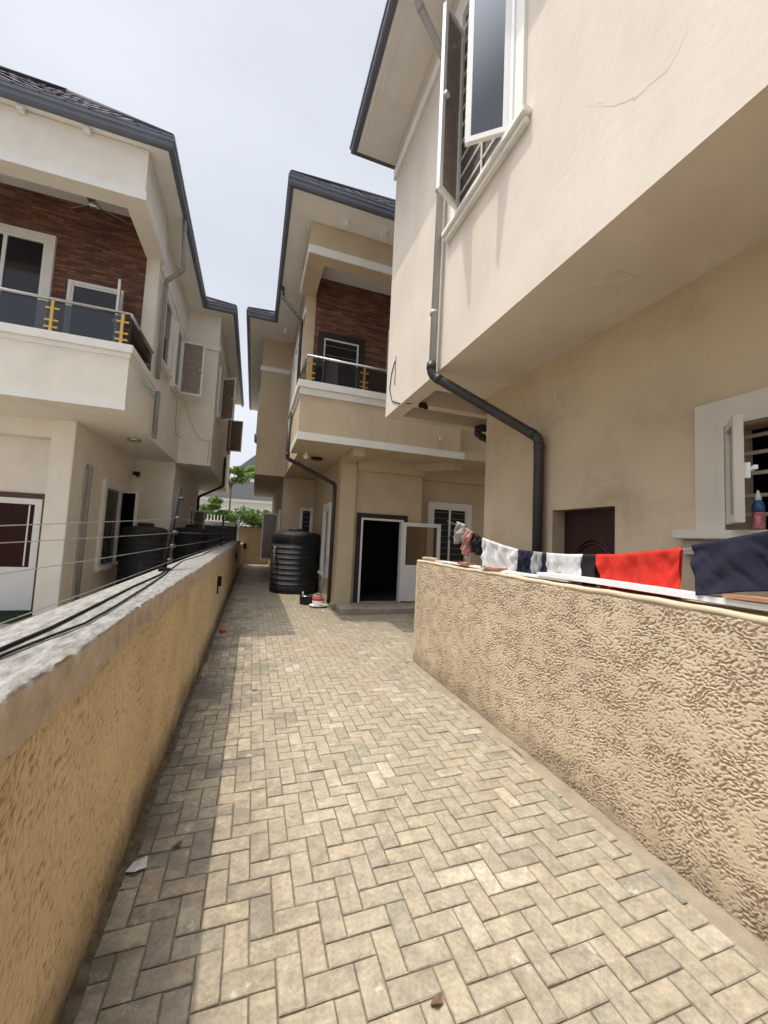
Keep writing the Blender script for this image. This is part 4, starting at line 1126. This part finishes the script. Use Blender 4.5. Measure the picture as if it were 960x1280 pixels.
# pale valve fittings on the lane tank
q = B()
for z in (.95, 1.14): q.tube([(.60, 10.28, z), (.54, 10.22, z)], .02, 8)
q.tube([(.55, 10.23, .5), (.55, 10.23, 1.2)], .012, 8)
o = q.build('pipe_fitting', 'pipe_grey'); tag(o, 'thin grey pipe with two valves beside the black tank on the lane', 'pipe')

# ================================================================== ELECTRIC FENCE
ef = thing('electric_fence', (-.62, 3.4, 1.17), 'electric fence of five thin wires on black posts along the left wall coping', 'fence')
posts = [(-.62, -1.5), (-.61, 3.36), (-.66, 9.6), (-.62, 15.6)]
hts = [.09, .20, .31, .43, .60]
near_h = [.09, .235, .275, .235, .5]
for (x, y) in posts:
    pb = B().tube([(x - .02, y, 1.165), (x - .02, y + .40, 1.87)], .019, 8)
    pb.box(x - .05, x + .02, y - .03, y + .03, 1.16, 1.20)
    p = pb.build('post', 'black_matt', ef)
    for k, h in enumerate(near_h if y < 0 else hts):
        f = h / .705
        B().tube([(x - .02, y + .40 * f, 1.165 + h), (x + .028, y + .40 * f, 1.165 + h)], [.014, .017], 8).build('insulator', 'insulator', p)
def wp(i, h):
    x, y = posts[i]; k = hts.index(h); h = near_h[k] if i == 0 else h
    return (x + .03, y + .40 * h / .705, 1.165 + h)
for h in hts[:4]:
    pts = []
    for i in range(len(posts) - 1):
        pts += sagging(wp(i, h), wp(i + 1, h), .012, 10)[:-1]
    pts.append(Vector(wp(3, h)))
    B().tube(pts, .0015, 6).build('wire', 'wire', ef)
# cables lying on the coping
zc = 1.184
c1 = B().tube([(-.60, .2, zc), (-.585, .8, zc), (-.572, 1.22, zc), (-.562, 1.45, zc), (-.572, 1.85, zc), (-.588, 2.4, zc), (-.585, 3.0, zc), (-.60, 3.33, zc + .003)], .0052, 8).build('cable', 'black_matt')
tag(c1, 'thicker black cable lying along the middle of the left wall coping', 'cable')
c2 = B().tube([(-.57, .2, zc), (-.555, .8, zc), (-.540, 1.18, zc), (-.520, 1.34, zc), (-.494, 1.5, zc), (-.498, 1.8, zc), (-.525, 2.4, zc), (-.561, 3.05, zc), (-.60, 3.5, zc), (-.66, 4.4, zc), (-.60, 5.6, zc), (-.64, 7.5, zc), (-.58, 9.5, zc)], .0043, 8).build('cable', 'black_matt')
tag(c2, 'thinner black cable bowing toward the lane edge of the left wall coping', 'cable')
# wall lamps on the lane face
for (y, z, lb) in ((6.35, .66, 'small black lamp fixed on the lane face of the left wall, nearer one'), (12.6, .70, 'small black lamp on the left wall close to its far end')):
    t = thing('wall_lamp', (-.45, y, z), lb, 'wall lamp', 'lamps on the left wall')
    B().box(-.452, -.40, y - .06, y + .06, z + .02, z + .16).build('lamp_head', 'black_matt', t)
    B().box(-.452, -.435, y - .03, y + .03, z - .10, z + .018).build('bracket', 'black_matt', t)

# ================================================================== WASHING ON THE LINE
line_pts = [(2.1, 3.95, 1.74), (2.1, 3.57, 1.66), (2.1, 3.23, 1.55), (2.1, 2.9, 1.485), (2.1, 2.66, 1.452), (2.1, 2.4, 1.443), (2.1, 2.16, 1.442), (2.1, 1.77, 1.462), (2.1, 1.37, 1.52), (2.1, 1.04, 1.595), (2.1, .6, 1.72), (2.1, .1, 1.88)]
LY = [p[1] for p in line_pts][::-1]; LZ = [p[2] for p in line_pts][::-1]
lz = lambda y: float(np.interp(y, LY, LZ))
o = B().tube(line_pts, .003, 6).build('clothes_line', 'wire')
tag(o, 'thin washing line strung above the right wall and sagging in the middle', 'clothes line')

def cloth(name, y0, y1, drop0, drop1, m, label, cat, folds=5, amp=.012, back=.6, slant=0.0, seed=0, x=2.1, lift=.004, flare=0.0, out=0.0, group='washing hung on the line'):
    """cloth folded over the line between y0 (far) and y1 (near)"""
    r = random.Random(seed); nu, nv = 72, 34
    ph = [r.uniform(0, 6.3) for _ in range(6)]
    cols = []
    for i in range(nu + 1):
        s = i / nu; y = y0 + (y1 - y0) * s
        drop = drop0 + (drop1 - drop0) * s
        zt = lz(y) + lift
        row = []
        for j in range(-int(nv * back), nv + 1):
            q = j / nv
            dd = abs(q) * drop
            side = -1 if q >= 0 else 1
            a = amp * min(1, dd / .06)
            tens = math.exp(-((s - .04) / .10) ** 2) + math.exp(-((s - .96) / .10) ** 2)
            wr = float(pn(np.array([y * 15 + dd * 7 + seed]), np.array([dd * 6 + seed * 3]))[0]) * 1.3 + float(pn(np.array([y * 34 + dd * 20 + seed]), np.array([dd * 9 + y * 8]))[0]) * .45
            fx = a * (math.sin(s * folds * 6.283 + ph[0] + q * 1.3) + .5 * math.sin(s * folds * 11.1 + ph[1] - q * 2) + .35 * math.sin(s * 3.1 + q * 9 + ph[2]) + wr + .6 * tens * math.sin(dd * 60 + s * 30))
            fx -= out * (abs(q) ** 1.4) * max(0, 1 - s / .35) if q > 0 else 0
            rad = .006
            ang = min(1, abs(q) * drop / .008)
            xx = x + side * rad * ang + (fx if q >= 0 else fx * .6)
            yy = y + slant * dd * (1 if q >= 0 else .5) + .004 * math.sin(q * 7 + s * 5 + ph[3]) + flare * (s - .5) * dd
            zz = zt + rad * (1 - ang) - dd - .004 * math.sin(s * folds * 6.283 + ph[0]) * abs(q)
            row.append((xx, yy, zz))
        cols.append(row)
    nr = len(cols[0]); vs = [p for c in cols for p in c]
    fs = [(i * nr + j, (i + 1) * nr + j, (i + 1) * nr + j + 1, i * nr + j + 1) for i in range(nu) for j in range(nr - 1)]
    o = B().add(vs, fs, True).build(name, m)
    md = o.modifiers.new('thickness', 'SOLIDIFY'); md.thickness = .0025
    return tag(o, label, cat, group)

cw = cloth_mat('white_cotton', (0.72, 0.71, 0.70)); cn = cloth_mat('navy_cotton', (0.014, 0.017, 0.04)); cg = cloth_mat('grey_cotton', (0.40, 0.41, 0.42))
cr = cloth_mat('red_cotton', (0.72, 0.035, 0.018)); cb = cloth_mat('black_cotton', (0.012, 0.010, 0.012)); cd = cloth_mat('dark_denim', (0.013, 0.015, 0.034))
cp = cloth_mat('pink_cotton', (0.60, 0.33, 0.27)); cgg = cloth_mat('dull_grey_cotton', (0.42, 0.42, 0.37))
cloth('sheet', 3.22, 2.68, .30, .20, cw, 'white cloth with grey folds hanging left of the navy shorts', 'washing', folds=3, seed=1, amp=.014)
cloth('shorts', 2.70, 2.50, .20, .19, cn, 'navy cloth squeezed between the folded white cloth and the light grey one', 'washing', folds=3, seed=2, amp=.016)
cloth('vest', 2.51, 2.39, .17, .17, cg, 'small light grey cloth just right of the navy one', 'washing', folds=2, seed=3, amp=.014)
cloth('cloth', 2.395, 2.355, .20, .20, cn, 'narrow dark strip of cloth between the light grey and plain white cloths', 'washing', folds=1, seed=12, amp=.008)
cloth('towel', 2.36, 2.02, .22, .22, cw, 'plain white towel hanging beside the black cloth', 'washing', folds=2, seed=4, amp=.010)
cloth('towel', 2.02, 1.91, .26, .26, cb, 'black cloth hanging between the white towel and the red one', 'washing', folds=1, seed=5, amp=.006)
cloth('towel', 1.91, 1.39, .26, .30, cr, 'bright red cloth hanging above the white board', 'washing', folds=3, seed=6, amp=.009, slant=-.10, flare=.25)
def big_cloth():
    o = cloth('trousers', 1.33, .55, .222, .25, cd, 'large dark navy cloth at the right end draped over the wall edge', 'washing', folds=2.2, seed=8, amp=.018, x=2.07, slant=-.40, out=.115)
    return o
big_cloth()
# crumpled pieces at the far end
cloth('towel', 3.72, 3.53, .24, .15, cgg, 'bunched dull grey towel pegged at the far end of the line', 'washing', folds=2.2, seed=21, amp=.030, back=.9, slant=.12, lift=.03)
cloth('cloth', 3.53, 3.38, .20, .26, cp, 'bunched pink cloth beside the dull grey towel', 'washing', folds=2.6, seed=22, amp=.028, back=.9, slant=.25)
cloth('cloth', 3.39, 3.22, .19, .17, cb, 'bunched black cloth between the pink cloth and the white one', 'washing', folds=2.0, seed=23, amp=.026, back=.9, slant=.1)
hg = B().tube([(2.1, 3.70, 1.66), (2.1, 3.80, 1.60), (2.1, 3.88, 1.55), (2.1, 3.84, 1.51)], .007, 8).build('peg_hook', 'black_matt')
tag(hg, 'black plastic hanger sticking out left of the dull grey towel', 'hanger')

# boards and scraps on the wall top
def board(x0, x1, ya, yb, za, zb, t, m, name, label, cat, tw=0.0, group=None):
    n = 24; vs = []; fs = []
    for i in range(n + 1):
        s = i / n; y = ya + (yb - ya) * s; z = za + (zb - za) * s + .003 * math.sin(s * 7); dx = tw * s
        vs += [(x0 + dx, y, z), (x1 + dx, y, z), (x1 + dx, y, z + t), (x0 + dx, y, z + t)]
    for i in range(n):
        for k in range(4): fs.append((i * 4 + k, i * 4 + (k + 1) % 4, (i + 1) * 4 + (k + 1) % 4, (i + 1) * 4 + k))
    fs += [(3, 2, 1, 0), (n * 4, n * 4 + 1, n * 4 + 2, n * 4 + 3)]
    return tag(B().add(vs, fs).build(name, m), label, cat, group)
board(1.972, 2.080, 3.96, 2.02, 1.272, 1.272, .014, 'white_clean', 'board', 'white plastic board lying on the far half of the right wall top', 'board', tw=.0)
board(1.964, 2.086, 2.30, .3, 1.287, 1.287, .026, 'white_clean', 'board', 'thicker white board overlapping on the near half of the right wall top', 'board', tw=.008)
board(1.955, 2.03, 1.13, .5, 1.3135, 1.3155, .016, 'wood', 'wood_strip', 'brown wooden strip under the dark navy cloth at the near end of the wall top', 'wood strip', tw=-.018)
board(1.945, 2.03, 3.42, 3.24, 1.287, 1.287, .020, 'terracotta', 'tile_piece', 'pinkish tile fragment resting on the board at the far end of the wall top', 'tile piece')
board(1.94, 2.03, 2.99, 2.74, 1.287, 1.287, .014, 'wood', 'wood_piece', 'small orange brown wood offcut on the white board below the white cloth', 'wood piece', tw=.012)
rl = B().tube([(2.02, 4.38, 1.285), (2.05, 4.22, 1.287), (2.05, 4.02, 1.285)], [.022, .024, .018], 10).build('rag', cloth_mat('sand_rag', (.5, .42, .28)))
tag(rl, 'rolled sand coloured rag on the far corner of the right wall top', 'rag')
# bottle on the kitchen sill
bt = thing('bottle', (2.50, 1.275, 1.638), 'small spray bottle with blue neck and pink label on the kitchen window sill', 'bottle')
B().lathe((2.50, 1.275, 1.64), [(.026, 0), (.028, .005), (.028, .085), (.026, .09)], 20).build('bottle_body', mat('pink_label', (0.45, 0.15, 0.17), rough=.4, var=.6, vscale=60), bt)
B().lathe((2.50, 1.275, 1.7305), [(.026, 0), (.027, .03), (.020, .055), (.012, .062)], 20).build('bottle_neck', mat('blue_plastic', (0.04, 0.10, 0.22), rough=.3), bt)
B().lathe((2.50, 1.275, 1.793), [(.014, 0), (.013, .02), (.006, .045), (.004, .055)], 16).build('cap', 'white_clean', bt)

# ================================================================== THINGS ON THE GROUND
pt = thing('cooking_pot', (1.20, 8.62, 0), 'black cooking pot with pale rim on the paving in front of the tank', 'pot')
B().lathe((1.20, 8.62, .004), [(.12, 0), (.135, .02), (.14, .17), (.145, .178), (.128, .176), (.12, .03)], 28).build('pot_body', 'black', pt)
B().lathe((1.20, 8.62, .1815), [(.143, 0), (.146, .006), (.143, .012), (.05, .02)], 28).build('pot_rim', 'steel', pt)
B().lathe((1.13, 8.66, .22), [(.01, -.02), (.018, .0), (.018, .03), (.008, .045)], 12).build('knob', 'white_clean', pt)
bs = thing('dish_stack', (1.42, 8.28, 0), 'stack of a white tray, clear bowl and red lidded tub by the column', 'dishes')
B().lathe((1.42, 8.28, .004), [(.13, 0), (.19, .03), (.20, .04), (.185, .042), (.12, .012)], 28).build('tray', 'white_clean', bs)
B().lathe((1.41, 8.29, .03), [(.08, 0), (.11, .04), (.12, .10), (.11, .105)], 24).build('bowl', 'soffit_board', bs)
B().lathe((1.40, 8.29, .138), [(.105, 0), (.115, .012), (.115, .045), (.10, .055)], 24).build('red_lid', mat('red_plastic', (0.55, 0.05, 0.045), rough=.4), bs)
B().tube([(1.30, 8.29, .16), (1.33, 8.29, .25), (1.40, 8.29, .285), (1.47, 8.29, .25), (1.50, 8.29, .16)], .008, 8).build('handle', 'soffit', bs)
mo_ = thing('mop', (1.60, 8.5, 0), 'mop with a blue grey handle leaning on the wall beside the downpipe', 'mop')
B().tube([(1.53, 8.66, .12), (1.64, 8.96, 1.05)], .02, 10).build('mop_handle', mat('blue_grey_plastic', (0.22, 0.25, 0.34), rough=.5), mo_)
B().lathe((1.53, 8.64, .004), [(.07, 0), (.085, .03), (.05, .1), (.02, .14)], 14).build('mop_head', 'black_matt', mo_)
def flat_scrap(name, pts, z, m, label, cat, lift=.01):
    vs = [(x, y, z + lift * (i % 2)) for i, (x, y) in enumerate(pts)]; c = (sum(p[0] for p in pts) / len(pts), sum(p[1] for p in pts) / len(pts), z + lift * .3)
    n = len(vs); vs.append(c)
    o = B().add(vs, [(i, (i + 1) % n, n) for i in range(n)]).build(name, m)
    md = o.modifiers.new('thickness', 'SOLIDIFY'); md.thickness = .001
    return tag(o, label, cat)
flat_scrap('paper_scrap', [(-.425, 2.015), (-.385, 1.99), (-.345, 2.02), (-.352, 2.07), (-.405, 2.065)], .012, cloth_mat('paper', (.78, .77, .78)), 'crumpled white paper scrap on the paving against the left wall', 'paper', .012)
cp_ = B().lathe((-.33, 6.32, .004), [(.05, 0), (.055, .01), (.045, .04), (.02, .045)], 18).build('plastic_litter', mat('red_cap', (.50, .06, .05), rough=.4)); tag(cp_, 'red plastic cap on the shaded paving near the left wall', 'cap')
for k, (x, y, c_, lb) in enumerate(((.115, 3.95, (.07, .22, .03), 'small green leaf lying on the sunlit paving'), (-.245, 2.12, (.12, .06, .04), 'curled brown dead leaf on the shaded paving near the paper scrap'), (.665, 1.21, (.13, .075, .05), 'brown dead leaf at the bottom of the view'))):
    flat_scrap('leaf', [(x - .022, y), (x - .006, y - .016), (x + .02, y - .008), (x + .024, y + .01), (x + .002, y + .02)], .006, mat('leaf_litter_%d' % k, c_, rough=.7, var=.3, vscale=60), lb, 'leaf', .016)
# artificial turf mat by the left door
tm = B()
for i in range(1500):
    x = random.uniform(-4.8, -3.32); y = random.uniform(7.3, 8.15); a = random.uniform(0, 6.28); h = random.uniform(.02, .035)
    tm.add([(x, y, .008), (x + .012 * math.cos(a), y + .012 * math.sin(a), .008), (x + .008 * math.sin(a), y, .008 + h)], [(0, 1, 2)])
tm.box(-4.85, -3.3, 7.25, 8.18, -.004, .012)
tag(tm.build('turf_mat', 'turf'), 'green artificial turf mat in front of the glazed door of the left house', 'mat')

# soil washed against the foot of the left wall
ny = 420; P = np.zeros((ny, 6, 3)); ys = np.geomspace(.3, 15.5, ny)
wv = .030 + .030 * np.clip(pn(ys * 3.1, ys * 0 + 2.2) * 2 + .3, 0, 1.6) + .016 * pn(ys * 13, ys * 0 + 5) + .008 * pn(ys * 40, ys * 0 + 1)
for k, (f_, z_) in enumerate(((0, .016), (.2, .012), (.45, .008), (.7, .005), (.9, .0025), (1.05, -.006))):
    P[:, k] = np.stack([-.452 + np.maximum(wv, .012) * f_, ys, z_ + .004 * pn(ys * 26 + k * 3, ys * 0 + k)], -1)
sp_ = thing('soil', (-.43, 8, 0), None, None); sp_['kind'] = 'stuff'
so_ = grid_object('soil_strip', P[:, ::-1].copy(), np.zeros((ny, 6)), mat('washed_soil', (0.115, 0.095, 0.065), rough=1, var=.45, vscale=22, dirt=(.035, .032, .02), dirt_amt=.9, dscale=9, bump=1, bscale=120, grain=.3), sp_)
# moss, soil and grit along the foot of the left wall
def debris(name, n, fx, fy, size, m, seed):
    r = random.Random(seed); b = B()
    for _ in range(n):
        y = fy(r); x = fx(r, y); s = size(r)
        vs = []
        for (dx, dy, dz) in ((1, 0, 0), (-.5, .87, 0), (-.5, -.87, 0), (0, 0, 1)):
            vs.append((x + dx * s * r.uniform(.6, 1.2), y + dy * s * r.uniform(.6, 1.2), -.002 + dz * s * r.uniform(.35, .8)))
        b.add(vs, [(0, 1, 3), (1, 2, 3), (2, 0, 3), (0, 2, 1)])
    o = b.build(name, m); return tag(o, kind='stuff')
def dens(r):
    while True:
        y = .4 + 9 * r.random() ** 1.6
        if r.random() < .25 + .9 * max(0, math.sin(y * 2.1 + 1) * math.sin(y * 5.3 + .6)): return y
debris('moss', 5200, lambda r, y: -.455 + abs(r.gauss(0, .016 + .016 * max(0, math.sin(y * 3.7)))), dens, lambda r: r.uniform(.002, .0075), M['moss'], 5)
debris('grit', 900, lambda r, y: -.44 + abs(r.gauss(0, .5)), lambda r: .5 + 6 * r.random(), lambda r: r.uniform(.0008, .0024), mat('grit', (.3, .26, .2), rough=1, var=.5, vscale=200), 6)
debris('white_pebbles', 40, lambda r, y: -.43 + abs(r.gauss(0, .25)), lambda r: .6 + 5 * r.random(), lambda r: r.uniform(.002, .0042), mat('pale_pebble', (.7, .68, .62), rough=.9), 9)

# ================================================================== BACKGROUND
def leaves(b, c, rad, n, size, seed, flat=1.0, clumps=22):
    r = random.Random(seed)
    cs = []
    for _ in range(clumps):
        while True:
            p = Vector((r.uniform(-1, 1), r.uniform(-1, 1), r.uniform(-1, 1)))
            if p.length < 1: break
        cs.append((Vector((p.x * rad[0], p.y * rad[1], p.z * rad[2])), r.uniform(.22, .42)))
    for _ in range(n):
        cc, cr_ = r.choice(cs)
        d = Vector((r.gauss(0, 1), r.gauss(0, 1), r.gauss(0, 1))).normalized() * (r.random() ** .4) * cr_
        p = Vector(c) + cc + Vector((d.x * rad[0], d.y * rad[1], d.z * rad[2] * flat))
        a = Vector((r.gauss(0, 1), r.gauss(0, 1), r.gauss(0, .6))).normalized(); u = a.cross(Vector((r.gauss(0, 1), r.gauss(0, 1), r.gauss(0, 1)))).normalized()
        s = size * r.uniform(.6, 1.3)
        b.add([p - u * s, p + a * s * .45, p + u * s, p - a * s * .45], [(0, 1, 2, 3)])
def tree(name, x, y, h_trunk, c, rad, n, size, m, label, seed, tr=.08, clumps=12, group=None):
    t = thing(name, (x, y, 0), label, 'tree' if 'tree' in name else 'shrub', group)
    r = random.Random(seed)
    tb = B().tube([(x, y, 0), (x + .05, y, h_trunk * .5), (x + .02, y, h_trunk)], [tr, tr * .75, tr * .6], 10)
    for k in range(6):
        a = k * 1.05 + r.random(); tb.tube([(x + .02, y, h_trunk * r.uniform(.75, 1)), (x + math.cos(a) * rad[0] * .35, y + math.sin(a) * rad[1] * .35, c[2] - rad[2] * .3), (x + math.cos(a) * rad[0] * .7, y + math.sin(a) * rad[1] * .7, c[2] + rad[2] * .1)], [tr * .5, tr * .3, tr * .1], 6)
    tb.build('trunk', 'bark', t)
    lb = B(); leaves(lb, c, rad, n, size, seed + 1, clumps=clumps); lb.build('crown', m, t)
    return t
tree('shrub', -2.6, 23.0, 1.6, (-2.5, 23.2, 2.5), (1.5, .9, .85), 5200, .075, 'leaf', 'leafy green shrub behind the far white wall, leftmost of the row', 21, group='shrubs beyond the lane end')
tree('shrub', -1.0, 23.6, 1.5, (-.9, 23.6, 2.4), (1.35, .9, 1.05), 5200, .075, 'leaf', 'leafy green shrub in the middle of the gap between the houses', 22, group='shrubs beyond the lane end')
tree('shrub', .6, 24.2, 1.3, (.75, 24.2, 2.0), (.9, .8, .8), 2400, .09, 'leaf2', 'loose green shrub right of the white far house, above the end wall', 23, group='shrubs beyond the lane end')
tree('umbrella_tree', -1.75, 30.0, 5.0, (-1.2, 30.0, 5.85), (1.45, 1.3, .7), 3600, .10, 'leaf2', 'slender flat topped tree rising against the far grey roof', 24, tr=.09, clumps=16)

fh = thing('far_house', (-3, 42, 0), 'white far house with wide grey roof seen between the two houses', 'house')
B().box(-14, 6, 40.2, 48, 0, 4.6).build('wall', 'far_white', fh)
B().box(-14.3, 6.3, 39.7, 40.2, 4.45, 4.75).build('fascia', 'far_white', fh)
B().add([(-14.4, 39.6, 4.76), (6.4, 39.6, 4.76), (4.4, 44, 7.0), (-12, 44, 7.0), (-14.4, 48.4, 4.76), (6.4, 48.4, 4.76)], [(0, 1, 2, 3), (3, 2, 5, 4), (1, 5, 2), (0, 3, 4)]).build('roof', 'grey_roof', fh)
for k, x in enumerate((-.15, .35)):
    B().ring(FY(40.2), x - .2, x + .2, 0, .06, 2.9, 3.9, .06).build('window', 'far_white', fh)
    B().box(x - .14, x + .14, 40.17, 40.199, 2.96, 3.84).build('window_pane', 'pane', fh)
B().box(-7, -2.4, 39.6, 39.9, 3.5, 3.75).build('canopy', 'far_white', fh)
fr_ = thing('far_house', (2, 60, 0), 'dark grey peaked roof farther off above the flat topped tree', 'house')
B().box(-2.2, 4, 58, 66, 0, 10.6).build('wall', 'far_white', fr_)
B().add([(-2.6, 57.6, 10.6), (4.4, 57.6, 10.6), (4.4, 66.4, 10.6), (-2.6, 66.4, 10.6), (.6, 62, 14.4)], [(0, 1, 4), (1, 2, 4), (2, 3, 4), (3, 0, 4)]).build('roof', 'grey_roof', fr_)
nw = thing('far_house', (-9, 26, 0), 'pale garden wall with railing behind the shrubs past the left plot', 'wall')
B().box(-9, -1.2, 21.6, 21.8, 0, 2.05).build('wall', 'far_white', nw)
q = B(); [q.box(-9 + k * .16, -8.95 + k * .16, 21.66, 21.72, 2.05, 2.35) for k in range(48)]; q.build('railing', 'far_white', nw)
